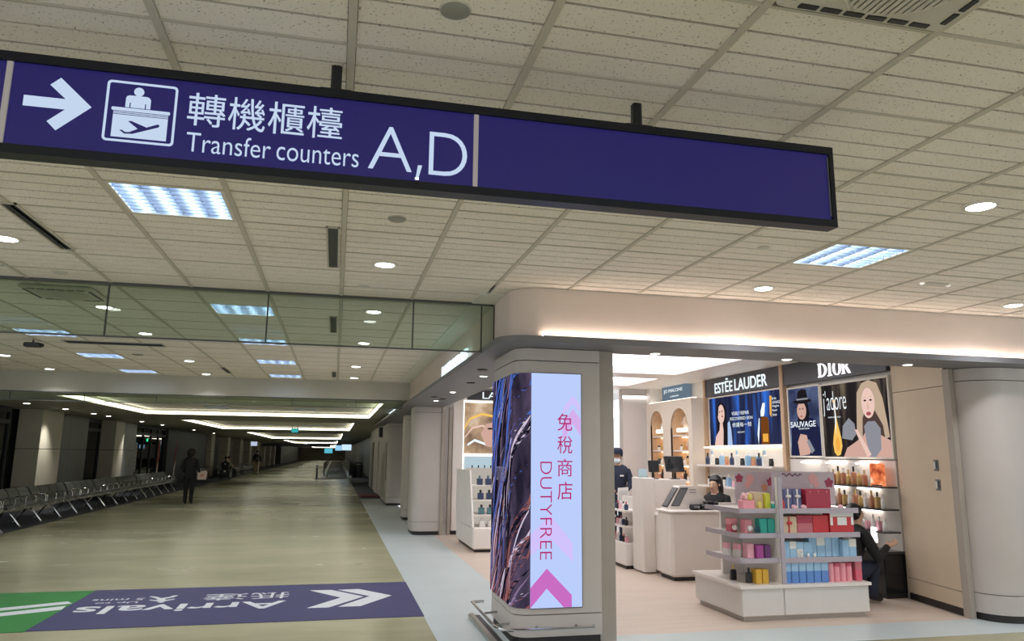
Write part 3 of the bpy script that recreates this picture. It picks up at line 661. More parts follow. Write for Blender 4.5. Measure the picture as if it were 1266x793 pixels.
# ---- bumper rail round the pillar foot
t = thing('bumper_rail', 'low chrome bumper rail around the foot of the screen pillar', 'rail', (1.69, 6.44, 0))
rp = [(1.41,7.66),(1.41,6.62)]+arc(1.62, 6.58, .21, PI, 1.5*PI, 8)+[(2.24,6.37)]
MB().tube([(1.53-1.69, 7.66-6.44, .15)]+[(x-1.69, y-6.44, .15) for x, y in rp]+[(2.26-1.69,-.0,.15)], .014, 8).build('rail', CHROME, t, True)
for x, y, dx, dy in ((1.41,7.1,.14,0),(1.42,6.6,.13,0),(1.75,6.37,0,.07),(2.1,6.37,0,.07)):
    MB().tube([(x-1.69,y-6.44,.15),(x+dx-1.69,y+dy-6.44,.16)], .01, 6).build('bracket', STEEL, t, True)
t = thing('kick_rail', 'dark steel kick rail on the floor beside the pillar', 'rail', (1.40, 6.9, 0))
MB().cbox(-.03, .03, -.75, .75, .0, .05, .012).build('rail', STEEL, t); MB().cbox(.03, .09, -.74, .74, .0, .03, .005).build('foot', DARK, t)

# ---- floor graphics
PURP = M('decal_purple', (66, 66, 104), .55, var=.03, vs_=4, spec=.25); GRN = M('decal_green', (56, 128, 66), .55, var=.04, vs_=4, spec=.25); WPR = M('decal_white', (208, 212, 216), .55, var=.02, spec=.25)
dp = thing('floor_decal', 'purple floor sticker with white chevrons and upside down Arrivals lettering', 'floor sticker', (-.82, 8.85, 0))
def dec(poly, mat, name, par, o=(-.82,8.85), z0=.0045, z1=.0055): MB().prism([(x-o[0], y-o[1]) for x, y in poly], z0, z1).build(name, mat, par)
dec([(-2.61,7.80),(.955,7.80),(.955,9.86),(-2.61,9.86)], PURP, 'sheet', dp, z0=.001, z1=.0045)
dec([(.119,9.42),(.36,9.43),(.715,8.95),(.345,8.40),(.115,8.41),(.468,8.95)], WPR, 'chevron', dp)
dec([(-.20,9.43),(.045,9.42),(.40,8.94),(.02,8.39),(-.20,8.40),(.148,8.92)], WPR, 'chevron', dp)
dt = lambda s_, x0, y0, w_, h, b=0: text('lettering', s_, WPR, dp, (x0+.82, y0-8.85, .0046), (-1,0,0), (0,-1,0), w_, h, .001, b)
dt('Arrivals', -.43, 8.86, 2.06, .40, .012); dt('抵', -.42, 9.37, .42, .37, 0); dt('達', -.88, 9.37, .45, .37, 0)
dt('Up to', -1.97, 9.09, .42, .10); dt('5 mins', -1.95, 9.27, .52, .11)
o = (-.82, 8.85); w = MB()
w.prism(ell(-1.735-o[0], 9.00-o[1], .035, .035, 12), .0045, .0055); w.build('walking_figure_head', WPR, dp)
dec([(-1.75,9.040),(-1.69,9.049),(-1.62,9.139),(-1.64,9.157),(-1.71,9.103),(-1.73,9.175),(-1.66,9.265),(-1.63,9.364),(-1.68,9.364),(-1.71,9.283),(-1.78,9.220),(-1.83,9.301),(-1.90,9.364),(-1.93,9.337),(-1.86,9.265),(-1.80,9.157),(-1.80,9.112),(-1.87,9.148),(-1.88,9.121),(-1.80,9.058)], WPR, 'walking_figure', dp)
dg_ = thing('floor_decal', 'green floor sticker with white stripes at the left edge', 'floor sticker', (-4.2, 8.8, 0))
dec([(-5.8,7.78),(-2.612,7.78),(-2.612,9.84),(-5.8,9.84)], GRN, 'sheet', dg_, (-4.2,8.8), .001, .0045)
dec([(-4.2,8.35),(-3.7,8.72),(-2.70,9.20),(-2.62,9.07),(-3.55,8.62),(-4.1,8.25)], WPR, 'stripe', dg_, (-4.2,8.8)); dec([(-4.02,8.1),(-3.45,8.52),(-2.64,8.95),(-2.62,8.75),(-3.35,8.38),(-3.9,7.98)], WPR, 'stripe', dg_, (-4.2,8.8))

# ---- glowing letters on the corridor fascia
for yy, s_, lab in ((10.15, .88, 'glowing white DUTY FREE letters on the corridor side fascia'), (20.5, .9, 'small glowing DUTY FREE letters far along the fascia')):
    t = thing('letter_sign', lab, 'sign', (1.42, yy, 2.63))
    text('lettering', 'DUTY FREE', glow('letter_glow', (214, 240, 250), 1.6), t, (-.01, 0, 0), (0,-1,0), Z, 2.25*s_, .17*s_, .03, .02)
    MB().box(.0, .025, -2.25*s_, 0, .02, .035).build('mounting_bar', STEEL, t)
for x, y, k in ((1.6,8.3,0),(1.75,9.9,1),(1.6,12.6,2),(1.8,13.0,3)):
    t = thing('soffit_fitting', ['black round soffit fitting nearest to the pillar','black round soffit fitting second from the pillar','black round soffit fitting third from the pillar','black round soffit fitting farthest from the pillar'][k], 'ceiling fitting', (x, y, 2.56))
    MB().lathe([(.06,0),(.06,-.008),(.045,-.014),(.001,-.014)], n=16).build('cover', BLACK, t, True)

# ================================================================ SHOP FITTINGS
def onx(parent, name, poly, x, mat, o, th=.002):     # flat shape on a wall that faces -x; poly in (y, z), o = parent origin
    return MB().prism([(y-o[1], z-o[2]) for y, z in poly], x-o[0], x-o[0]+th, 'x').build(name, mat, parent)
def xtext(parent, s_, y0, z0, w_, h, x, mat, o, bold=0, th=.004): return text('lettering', s_, mat, parent, (x-o[0], y0-o[1], z0-o[2]), (0,-1,0), Z, w_, h, th, bold)
HDR = M('header_charcoal', (70, 72, 80), .4, var=.04, vs_=6); LW = glow('header_letters', (226, 242, 246), 1.3); LWW = glow('header_letters_bright', (255, 250, 252), 2.0)
WX = 6.60
# header boards
o = (6.52, 11.17, 2.665)
t = thing('brand_sign', 'charcoal header board with glowing ESTĒE LAUDER letters', 'sign', o)
MB().box(.0, .09, -1.2, 1.2, 0, .31).build('board', HDR, t); xtext(t, 'ESTĒE', 11.99, 2.705, .61, .235, 6.52, LW, o, .012); xtext(t, 'LAUDER', 11.31, 2.705, .98, .195, 6.52, LW, o, .012)
o = (6.52, 8.82, 2.665)
t = thing('brand_sign', 'charcoal header board with bold white DIOR letters', 'sign', o)
MB().box(.0, .09, -1.08, 1.08, 0, .31).build('board', HDR, t)
def serif(par, ch, y0, w_, h, z0):
    P = lambda u, v: (-(u*w_)+y0, z0+v*h); k = []
    stem = lambda a, b: [(a,0),(b,0),(b,1),(a,1)]
    if ch == 'I': k = [stem(.3,.7), [(0,0),(1,0),(1,.06),(0,.06)], [(0,.94),(1,.94),(1,1),(0,1)]]
    if ch in 'DR': k = [stem(.1,.32), [(0,0),(.4,0),(.4,.05),(0,.05)], [(0,.95),(.4,.95),(.4,1),(0,1)]]
    for q in k: MB().prism([P(*a) for a in q], -.012, -.001, 'x').build('letter_stroke', LWW, par)
    def ringp(oc, ic):
        n = len(oc); v = []
        for xx in (-.012, -.001): v += [(xx, *P(*a)) for a in oc]+[(xx, *P(*a)) for a in ic]
        f = []
        for i in range(n-1): f += [(i,i+1,n+i+1,n+i),(2*n+i,3*n+i,3*n+i+1,2*n+i+1),(i,2*n+i,2*n+i+1,i+1),(n+i,n+i+1,3*n+i+1,3*n+i)]
        MB().add(v, f).build('letter_stroke', LWW, par)
    if ch == 'D': ringp(ell(.3,.5,.7,.5,14,-PI/2,PI/2), ell(.3,.5,.48,.45,14,-PI/2,PI/2))
    if ch == 'O': ringp(ell(.5,.5,.5,.52,24)+[ell(.5,.5,.5,.52,24)[0]], ell(.5,.5,.27,.47,24)+[ell(.5,.5,.27,.47,24)[0]])
    if ch == 'R':
        ringp(ell(.3,.74,.55,.26,10,-PI/2,PI/2), ell(.3,.74,.34,.21,10,-PI/2,PI/2))
        MB().prism([P(*a) for a in ((.38,.5),(.62,.52),(1.05,.0),(.78,.0))], -.012, -.001, 'x').build('letter_stroke', LWW, par)
for ch, y0, w_ in (('D',.23,.19),('I',.02,.09),('O',-.09,.17),('R',-.27,.17)): serif(t, ch, y0, w_, .19, .04)
o = (6.46, 13.54, 2.70)
t = thing('brand_sign', 'grey blue projecting sign reading JO MALONE above the arched niches', 'sign', o)
MB().box(0, .1, -.52, .52, 0, .28).build('board', glow('jo_board', (112, 130, 146), .8), t); xtext(t, 'JO MALONE', 13.98, 2.84, .84, .085, 6.46, glow('jo_letters', (226, 236, 240), 1.1), o); xtext(t, 'LONDON', 13.68, 2.76, .36, .03, 6.46, glow('jo_letters', (226, 236, 240), 1.1), o)

# ---- posters (light boxes)
def emwave(name, c0, c1, c2, scale, s):
    m = bpy.data.materials.new(name); m.use_nodes = True; nt = m.node_tree; nt.nodes.clear(); N = nt.nodes.new; K = nt.links.new
    oo = N('ShaderNodeOutputMaterial'); e = N('ShaderNodeEmission'); tc = N('ShaderNodeTexCoord'); mp = N('ShaderNodeMapping'); nz = N('ShaderNodeTexNoise'); r = N('ShaderNodeValToRGB'); sp = N('ShaderNodeSeparateXYZ')
    mp.inputs['Scale'].default_value = scale; nz.inputs['Scale'].default_value = 1; nz.inputs['Detail'].default_value = 3
    K(tc.outputs['Object'], mp.inputs[0]); K(mp.outputs[0], nz.inputs['Vector']); K(nz.outputs['Fac'], r.inputs[0]); K(r.outputs[0], e.inputs[0]); K(e.outputs[0], oo.inputs[0])
    el = r.color_ramp.elements; el[0].position = .32; el[0].color = (*lin(c0), 1); el[1].position = .72; el[1].color = (*lin(c2), 1); q = el.new(.52); q.color = (*lin(c1), 1)
    e.inputs[1].default_value = s; MATS[name] = m; return m
SK = glow('print_skin', (214, 172, 158), .95); SKL = glow('print_skin_light', (236, 200, 188), 1); HRD = glow('print_hair_dark', (34, 30, 36), .9); HRB = glow('print_hair_blond', (196, 172, 148), .95); LIP = glow('print_lip', (176, 92, 92), .9)
WT = glow('print_white', (236, 244, 250), 1.1); GOLD = glow('print_gold', (238, 190, 96), 1.1); GREYP = glow('print_grey', (150, 150, 160), .9); NVY = glow('print_navy', (36, 40, 72), .9); BRN = glow('print_brown', (120, 70, 30), .9); ORG = glow('print_orange', (232, 168, 72), 1.1)
def poster(label, o, y0, y1, z0, z1, bg, fr=WHITE, text_label=None):
    t = thing('poster_light_box', label, 'poster', o)
    e = MB(); g = .025
    for q in ((y1-g,y0+g,z0-g,z0),(y1-g,y0+g,z1,z1+g),(y1-g,y1,z0,z1),(y0,y0+g,z0,z1)): e.box(0, .06, q[0]-o[1], q[1]-o[1], q[2]-o[2], q[3]-o[2])
    e.build('frame', fr, t); MB().box(.012, .05, y1-o[1], y0-o[1], z0-o[2], z1-o[2]).build('lit_face', bg, t)
    lay = [0]
    def P(poly, mat, name):
        lay[0] += .0007
        MB().prism([(y0+(y1-y0)*max(0,min(1,u))-o[1], z0+(z1-z0)*max(0,min(1,v))-o[2]) for u, v in poly], .0115-lay[0]-.0006, .0115-lay[0], 'x').build(name, mat, t)
    def T(s_, u, v, wu, hv, mat, bold=0):
        lay[0] += .0007
        text('lettering', s_, mat, t, (.0115-lay[0], y0+(y1-y0)*u-o[1], z0+(z1-z0)*v-o[2]), (0,-1,0), Z, abs(y1-y0)*wu, (z1-z0)*hv, .0005, bold)
    return t, P, T
EST = emwave('print_aurora', (20, 26, 60), (46, 52, 84), (60, 120, 230), (1, 5, .5), .9)
t, P, T = poster('wide blue skin care light box with a dark haired woman and a brown bottle', (6.54, 11.13, 1.76), 12.27, 10.0, 1.80, 2.63, EST)
P([(.06,0),(.1,.22),(.12,.45),(.11,.7),(.14,.87),(.2,.9),(.26,.78),(.27,.4),(.3,.0)], HRD, 'hair')
P([(.07,0),(.09,.18),(.15,.32),(.16,.46),(.2,.46),(.21,.3),(.2,0)], SKL, 'neck'); P(ell(.182,.65,.052,.2), SKL, 'face'); P(ell(.2,.6,.012,.02,10), LIP, 'lips'); P(ell(.165,.7,.009,.015,8), HRD, 'eye'); P(ell(.2,.71,.009,.015,8), HRD, 'eye'); P([(.19,.66),(.197,.72),(.2,.64)], SK, 'nose'); P([(.12,.6),(.13,.8),(.16,.88),(.2,.89),(.15,.8),(.14,.62)], HRD, 'hair')
P([(.27,0),(.28,.45),(.31,.5),(.33,.3),(.34,0)], glow('print_pale_blue', (176, 200, 236), 1), 'light_streak')
T('VISIBLY REPAIR', .345, .60, .24, .07, WT); T('RECOVERED SKIN', .32, .50, .31, .06, WT); T('修護每一刻', .35, .36, .26, .09, WT); T('NIGHT', .42, .24, .1, .03, WT)
P([(.735,0),(.735,.45),(.75,.52),(.82,.52),(.835,.45),(.835,0)], BRN, 'bottle_body'); P([(.755,.05),(.755,.2),(.82,.2),(.82,.05)], ORG, 'bottle_glow'); P([(.74,.53),(.74,.62),(.77,.78),(.8,.78),(.79,.6),(.78,.53)], WT, 'dropper'); P([(.7,0),(.72,.3),(.725,.5),(.715,.5),(.69,.2)], WT, 'light_streak')
P([(.855,.55),(.86,.9),(.885,.9),(.875,.5)], ORG, 'warm_streak')
for i, (s_, w_) in enumerate((('Iris',.05),('ADVANCED',.1),('Night',.08),('Repair',.06),('Serum',.05))): T(s_, .89, .82-.075*i, w_, .05, WT)
SAU = emwave('print_dusk', (52, 60, 92), (92, 104, 140), (170, 196, 214), (1, 2, 2), .85)
t, P, T = poster('narrow light box with a man in a dark hat reading SAUVAGE', (6.54, 9.47, 1.6), 9.835, 9.11, 1.63, 2.60, SAU)
P([(.0,0),(.05,.4),(.2,.5),(.5,.56),(.75,.55),(.95,.4),(1,0)], NVY, 'jacket'); P([(.28,.5),(.3,.7),(.4,.8),(.62,.78),(.68,.6),(.6,.5)], HRD, 'hair'); P(ell(.42,.66,.15,.13), SK, 'face'); P(ell(.37,.69,.02,.012,8), HRD, 'eye'); P(ell(.47,.69,.02,.012,8), HRD, 'eye'); P(ell(.41,.58,.045,.01,8), LIP, 'lips')
P(ell(.46,.80,.3,.035), HRD, 'hat_brim'); P([(.28,.8),(.33,.95),(.45,.98),(.6,.97),(.66,.8)], HRD, 'hat_crown'); P([(.28,.82),(.65,.82),(.65,.845),(.28,.845)], GREYP, 'hat_band')
P([(.3,0),(.25,.2),(.35,.32),(.55,.3),(.6,.18),(.72,.1),(.6,.02)], SK, 'hands'); P([(.55,.2),(.62,.24),(.78,.08),(.68,.03)], GREYP, 'bracelet')
T('SAUVAGE', .04, .42, .82, .085, WT, .01); T('THE NEW PARFUM', .3, .385, .35, .022, WT)
JAD = emwave('print_dark_gold', (34, 30, 34), (48, 42, 44), (150, 134, 110), (1, 4, .3), .8)
t, P, T = poster('large light box with a blond woman and a golden drop bottle reading jadore', (6.54, 8.41, 1.58), 9.05, 7.77, 1.62, 2.585, JAD)
P([(.52,.28),(.54,.6),(.56,.85),(.64,.97),(.74,1.0),(.85,.95),(.92,.75),(.96,.45),(.98,.25),(.8,.2)], HRB, 'hair'); P([(.6,.2),(.62,.5),(.66,.6),(.8,.6),(.9,.4),(.92,.2)], glow('print_hair_shadow', (84, 68, 64), .9), 'hair')
P([(.3,0),(.36,.12),(.5,.2),(.62,.28),(.7,.42),(.8,.42),(.86,.28),(1,.2),(1,0)], SK, 'shoulders'); P(ell(.715,.70,.095,.20), SKL, 'face'); P(ell(.715,.56,.035,.026,12), LIP, 'lips'); P(ell(.675,.735,.02,.012,10), HRD, 'eye'); P(ell(.757,.735,.02,.012,10), HRD, 'eye'); P([(.705,.62),(.715,.72),(.728,.62)], SK, 'nose')
for u in (.675, .757): P([(u-.03,.765),(u,.785),(u+.03,.77),(u,.775)], HRB, 'brow')
P([(.64,.4),(.7,.46),(.8,.46),(.87,.36),(.86,.1),(.78,0),(.7,0),(.66,.2)], GREYP, 'dress'); P([(.3,.25),(.32,.42),(.42,.52),(.5,.44),(.52,.3),(.45,.22)], GREYP, 'glove'); P([(.5,.36),(.54,.36),(.72,.03),(.66,.0)], SKL, 'hand')
P([(.195,.76),(.21,.5),(.165,.28),(.15,.18),(.165,.06),(.21,.01),(.26,.03),(.295,.14),(.285,.26),(.25,.42),(.225,.55),(.215,.76)], GOLD, 'bottle'); P([(.205,.74),(.212,.74),(.225,.5),(.205,.3)], WT, 'bottle_shine'); P(ell(.225,.17,.035,.1), ORG, 'bottle_glow'); P(ell(.205,.77,.025,.02,10), GOLD, 'stopper')
T("j'adore", .03, .56, .37, .36, WT, -.012); T('PARFUM D EAU', .1, .535, .2, .02, WT)
# hair poster on the far left inside wall
o = (3.3, 15.535, 1.62); t = thing('poster_light_box', 'light box of wind blown blond hair beside LA letters, left of the pillar', 'poster', o)
MB().box(-.70, .9, 0, .04, 0, 1.06).build('lit_face', emwave('print_bronze', (120, 96, 80), (190, 160, 130), (240, 220, 196), (2, 1, 2), 1.0), t)
for i, (pts, r) in enumerate((([(-.7,.5),(-.55,.75),(-.3,.85),(0,.8)], .05),([(-.66,.35),(-.5,.55),(-.3,.6),(-.1,.55)], .04),([(-.6,.2),(-.45,.3),(-.3,.25),(-.15,.2)], .05))):
    MB().prism([(x, z) for x, z in pts]+[(x, z-r) for x, z in pts[::-1]], -.002-.001*i, -.001-.001*i, 'y').build('hair_lock', (GOLD, SKL, WT)[i], t)
MB().prism([(-.32,.42),(-.2,.62),(0,.66),(.2,.6),(.3,.3),(.1,.12),(-.2,.15)], -.005, -.004, 'y').build('face', SK, t); MB().prism(ell(-.12,.52,.06,.02,12), -.007, -.006, 'y').build('eye', HRD, t)
MB().box(-.72,.92,-.02,.05,1.06,1.10).build('light_edge', glow('edge_glow', (255, 248, 240), 2), t); MB().box(-.72,.92,-.02,.05,-.05,0).build('light_edge', glow('edge_glow', (255,248,240), 2), t)
MB().box(-.72,-.68,-.02,.05,-1.5,1.10).build('light_edge', glow('edge_glow', (255,248,240), 2), t)
o = (3.3, 15.5, 2.74); t = thing('brand_sign', 'dark header with white LA letters half hidden by the pillar', 'sign', o); MB().box(-.62, .9, 0, .08, 0, .2).build('board', HDR, t); text('lettering', 'LA MER', LW, t, (-.3, 0, .03), X, Z, .9, .14, .004)
o = (3.3, 15.45, 1.2); t = thing('display_shelf', 'pale blue lit display shelf under the hair poster', 'shelf', o); MB().box(-.66,.9,0,.06,0,.36).build('back_panel', glow('pale_blue_lit', (190, 212, 222), .9), t); MB().box(-.66,.9,-.2,.06,-.03,0).build('shelf_board', SHOPW, t)
def carton(name, label, cat, x, y, z, w_, d, h, mat, lid=None, group=None, rz=0):
    t = thing(name, label, cat, (x, y, z), rz, group)
    MB().cbox(-w_/2, w_/2, -d/2, d/2, 0, h, .004).build('box', mat, t)
    if lid: MB().cbox(-w_/2-.001, w_/2+.001, -d/2-.001, d/2+.001, h*.55, h+.001, .004).build('lid_band', lid, t)
    return t
_bm = {}
def bottle(name, label, x, y, z, w_, h, mat, capm, group, kind='flat', cat='bottle'):
    t = thing(name, label, cat, (x, y, z), 0, group); key = (kind, round(w_,3), round(h,3), mat.name, capm.name)
    if key not in _bm:
        a = MB(); c = MB()
        if kind == 'flat': a.cbox(-w_/2, w_/2, -w_/3, w_/3, 0, h*.68, .006); a.lathe([(w_*.2,0),(w_*.2,h*.06)], (0,0,h*.68), 8)
        elif kind == 'jar': a.lathe([(w_*.5,0),(w_*.5,h*.6),(w_*.42,h*.66)], n=12)
        else: a.lathe([(w_*.42,0),(w_*.5,h*.05),(w_*.5,h*.5),(w_*.3,h*.68),(w_*.16,h*.72)], n=12)
        c.lathe([(w_*(.44 if kind == 'jar' else .2),0),(w_*(.44 if kind == 'jar' else .2),h*.26),(w_*.1,h*.28)], (0,0,h*.66 if kind == 'jar' else h*.72), 10)
        _bm[key] = (a.mesh('body', mat, kind != 'flat'), c.mesh('cap', capm, True))
    part('body', _bm[key][0], t); part('cap', _bm[key][1], t); return t
NB = M('navy_bottle', (52, 66, 98), .2, var=.05); TB = M('teal_bottle', (90, 130, 140), .2, var=.05); WB = M('white_pack', (232, 230, 226), .4, var=.02); GB = M('gold_glass', (214, 180, 120), .15, .3, var=.04); AB = M('amber_glass', (200, 140, 110), .2, var=.04); KB = M('black_cap', (30, 30, 34), .3, var=.05); PB_ = M('pink_pack', (238, 176, 190), .4, var=.03); SB = M('pale_blue_pack', (150, 190, 222), .4, var=.03)
for i in range(5): bottle('serum_bottle', f'{ORD[i]} bottle from left on the pale blue shelf under the hair poster', 2.78+.13*i, 15.36, 1.201, .07, .18, (NB, WB, WB, NB, NB)[i], KB, 'bottles under the hair poster', ('flat','round')[i%2])
# left gondola between pillar and hair poster
def left_gondola():
    t = thing('display_gondola', 'white stepped display unit with dark bottles between the pillar and the hair poster', 'display unit', (2.95, 13.2, 0))
    MB().cbox(-.65, .65, -.68, 1.1, .05, .40, .02).build('base', SHOPW, t); MB().box(-.6, .6, -.63, 1.05, 0, .05).build('plinth', BASEB, t)
    MB().prism([(-.68,.40),(1.1,.40),(1.1,1.33),(-.3,1.33)], -.66, -.63, 'x').build('side_panel', SHOPW, t)
    MB().prism([(-.68,.40),(1.1,.40),(1.1,1.33),(-.3,1.33)], .63, .66, 'x').build('side_panel', SHOPW, t)
    for z, d in ((.60,-.6),(.84,-.5),(1.08,-.4)): MB().box(-.63, .63, d, .3, z-.02, z).build('shelf_board', SHOPW, t)
    MB().box(-.63,.63,.05,.3,.4,1.36).build('back_panel', glow('gondola_lit', (236, 226, 214), .55), t)
left_gondola()
for r_, (z, d) in enumerate(((.40,-.62),(.60,-.54),(.84,-.44),(1.08,-.34))):
    for i in range(5): bottle('lotion_bottle', f'{ORD[i]} {("white","teal","navy","navy")[r_]} bottle from left, {("lowest","second","third","top")[r_]} step of the white stepped display', 2.48+.15*i, 13.2+d+.09, z+.001, .1, .16 if r_ else .15, (WB,TB,NB,NB)[r_], (WB,KB,KB,TB)[r_], 'bottles on the stepped display', 'flat')

# ---- brand wall: shelves under the posters
o = (6.60, 8.75, 0); t = thing('display_wall_unit', 'white perfume display wall unit with dark shelves under the posters', 'display unit', o)
MB().box(-.04, 0, -1.0, 1.15, .5, 1.58).build('back_panel', M('unit_white', (226, 220, 214), .4, var=.02), t)
for z in (1.27, 1.01, .75): MB().box(-.26, -.04, -1.0, .95, z-.018, z).build('shelf_board', M('smoked_shelf', (52, 54, 58), .15, var=.03), t)
for z in (1.56, 1.25, .99): 
    for y in (-.55, .05, .6): MB().cbox(-.12, -.05, y-.18, y+.18, z-.03, z-.01, .006).build('shelf_light', glow('shelf_glow', (255, 246, 236), 4), t)
MB().cbox(-.30, 0, -1.0, 1.15, .05, .5, .01).build('cabinet', M('gloss_black', (30, 30, 32), .15, var=.05), t); MB().box(-.32, 0, -1.01, 1.16, .5, .53).build('cabinet_top', M('smoked_shelf', (52,54,58)), t)
MB().box(-.28, 0, -.98, 1.12, 0, .05).build('plinth', BASEB, t)
n = 0
for r_, (z, mats) in enumerate(((1.27,(GB,AB)),(1.01,(GB,WB,AB)),(.75,(WB,PB_)))):
    for i in range(11):
        y = 7.86+.1*i
        if r_ == 0 and i < 3: continue
        bottle('perfume_bottle', f'{ORD[i]} {("golden","pale gold","white")[r_]} perfume bottle from right on the {("top","middle","bottom")[r_]} dark shelf', 6.44, y, z+.001, .062, (.19,.17,.14)[r_]+.02*((i*7)%3), mats[(i*5+r_)%len(mats)], (GB,WB,KB)[(i+r_)%3] if r_ < 2 else WB, 'perfumes on the dark shelves', ('round','flat')[i%2])
o = (6.46, 7.95, 1.275); t = thing('display_screen', 'small glowing orange picture stand on the top perfume shelf', 'display', o)
MB().box(-.01, .01, -.12, .12, .0, .27).build('panel', emwave('print_fire', (150, 60, 40), (230, 130, 80), (255, 220, 190), (6, 8, 8), 1.2), t); MB().box(-.03,.03,-.08,.08,0,.012).build('foot', BLACK, t)
t = thing('vanity_mirror', 'small lit mirror on the black cabinet by the crouching man', 'mirror', (6.35, 7.95, .531)); MB().lathe([(.05,0),(.05,.01),(.012,.015),(.01,.08)], n=12).build('stand', STEEL, t, True); MB().cbox(-.01,.01,-.05,.05,.08,.26,.008).build('lit_glass', glow('mirror_glow', (255,250,246), 2.5), t)
# skin care unit
o = (6.60, 11.15, 0); t = thing('display_wall_unit', 'white skin care display unit under the blue light box', 'display unit', o)
MB().box(-.05, 0, -1.2, 1.2, .2, 1.78).build('back_panel', M('unit_white', (226,220,214)), t)
for z in (1.47, 1.12, .8): MB().box(-.3, -.05, -1.18, 1.18, z-.03, z).build('shelf_board', SHOPW, t)
MB().box(-.2,-.06,-1.1,1.1,1.755,1.775).build('shelf_light', glow('shelf_glow2', (255,244,224), 3), t); MB().cbox(-.45,0,-1.2,1.2,.0,.78,.01).build('cabinet', SHOPW, t)
box('trim_6', (6.5, 6.6, 9.9, 9.98, 0, 2.98), TAN, 'tan vertical trim between the two brand walls'); box('trim_7', (6.5, 6.6, 12.34, 12.4, 0, 2.98), TAN, 'tan vertical trim between blue light box and arched niches')
for i in range(13):
    k = ((NB,KB),(WB,SB),(KB,KB),(SB,WB),(AB,GB))[i%5]
    bottle('skin_care_bottle', f'{ORD[i]} skin care bottle from left on the shelf under the blue light box', 6.42, 12.15-.165*i, 1.471, .075, (.2,.24,.12,.22,.15)[i%5], k[0], k[1], 'skin care products', ('round','flat','jar','flat','jar')[i%5])
    if i < 12: bottle('skin_care_bottle', f'{ORD[i]} skin care pack from left on the lower shelf behind the seated woman', 6.42, 12.1-.165*i, 1.121, .08, (.16,.2,.13)[i%3], (WB,SB,PB_)[i%3], (KB,WB,GB)[i%3], 'skin care products, lower shelf', ('jar','flat','round')[i%3])
carton('gift_set', 'pale blue gift set in the middle of the skin care shelf', 'box', 6.5, 10.75, 1.471, .06, .36, .26, SB, WB)

# ---- arched niches
def niches():
    o = (6.60, 13.42, 0); t = thing('niche_cabinet', 'cream cabinet with two arched lit niches of home fragrance', 'cabinet', o)
    CR = M('cream_cabinet', (230, 218, 204), .5, var=.02); x0 = -.34
    y0, y1, zt = -1.02, .96, 2.66
    arches = ((.22, .80), (-.86, -.14))           # (y range, relative) right arch nearer
    def arch(a, b): r = (b-a)/2; return [(a,.55),(a,2.5-r)]+[((a+b)/2+r*math.cos(PI-PI*i/12), 2.5-r+r*math.sin(PI-PI*i/12)) for i in range(1,12)]+[(b,2.5-r),(b,.55)]
    # front plate made of vertical strips around each arch
    f = MB()
    f.box(x0, x0+.03, y0, y1, 2.5, zt); f.box(x0, x0+.03, y0, y1, .0, .55)
    for q in ((y0,-.86),(-.14,.22),(.80,y1)): f.box(x0, x0+.03, q[0], q[1], .55, 2.5)
    for a, b in arches:
        A = arch(a, b)[1:-1]
        for p, q in zip(A[:-1], A[1:]): f.prism([p, q, (q[0], 2.5), (p[0], 2.5)], x0, x0+.03, 'x')
    f.build('front', CR, t)
    s_ = MB(); s_.box(x0+.031, 0, y0, y0+.03, 0, zt); s_.box(x0+.031, 0, y1-.03, y1, 0, zt); s_.box(x0+.031, 0, y0+.03, y1-.03, zt-.02, zt); s_.build('carcass', CR, t)
    for a, b in arches:
        A = arch(a, b); m = MB()
        for p, q in zip(A[:-1], A[1:]): m.add([(x0-.004,*p),(x0-.004,*q),(-.04,*q),(-.04,*p)], [(0,1,2,3)])
        m.build('arch_lining', TAN, t, True)
        MB().box(-.04, -.03, a-.02, b+.02, .5, 2.52).build('niche_back', M('niche_back', (206, 178, 154), .6, var=.02), t)
        for z in (2.0, 1.72, 1.45, 1.17, .9): MB().box(-.30, -.045, a, b, z-.025, z).build('shelf_board', SHOPW, t)
        MB().cbox(-.28, -.2, a+.08, b-.12, 2.06, 2.13, .01).build('lamp_box', glow('niche_lamp', (255, 240, 220), 3.5), t)
        for z in (1.97, 1.69, 1.42, 1.14): MB().box(-.12, -.05, a+.02, b-.02, z-.012, z-.002).build('shelf_light', glow('niche_glow', (255, 222, 186), 5), t)
    MB().box(-.3, -.22, y0+.02, y1-.02, zt, zt+.015).build('top_light', glow('shelf_glow2', (255,244,224), 3), t)
niches()
for q, (yc, nm_) in enumerate(((13.93,'left'),(12.92,'right'))):
    for r_, z in enumerate((1.72, 1.45, 1.17)):
        for i in range(4):
            bottle('fragrance_bottle', f'{ORD[i]} fragrance item from left, {ORD[r_]} shelf down in the {nm_} arched niche', 6.40, yc+.2-.13*i, z+.001, .07, (.1,.16,.12,.18)[(i+r_)%4], (WB,GB,AB,KB)[(i+r_*3)%4], (KB,GB,WB)[(i+r_)%3], 'niche fragrance items', ('jar','round','flat')[(i+q)%3])
t = thing('sculpture_head', 'pale sculpted face ornament on top of the right arched niche shelf', 'ornament', (6.42, 12.9, 2.131)); MB().ball((0,0,.11), (.09,.1,.13), 14, 10).build('head', M('plaster', (212,190,170), .7, var=.03), t, True); MB().ball((-.09,.02,.1), (.025,.02,.03)).build('nose', M('plaster', (212,190,170)), t, True); MB().cbox(-.05,.05,-.05,.05,-.008,.02).build('base', M('plaster', (212,190,170)), t)
t = thing('vase', 'small pale vase with leaves on top of the left arched niche shelf', 'vase', (6.42, 13.95, 2.131)); MB().lathe([(.03,0),(.06,.05),(.05,.1),(.03,.13)], n=14).build('body', WB, t, True)
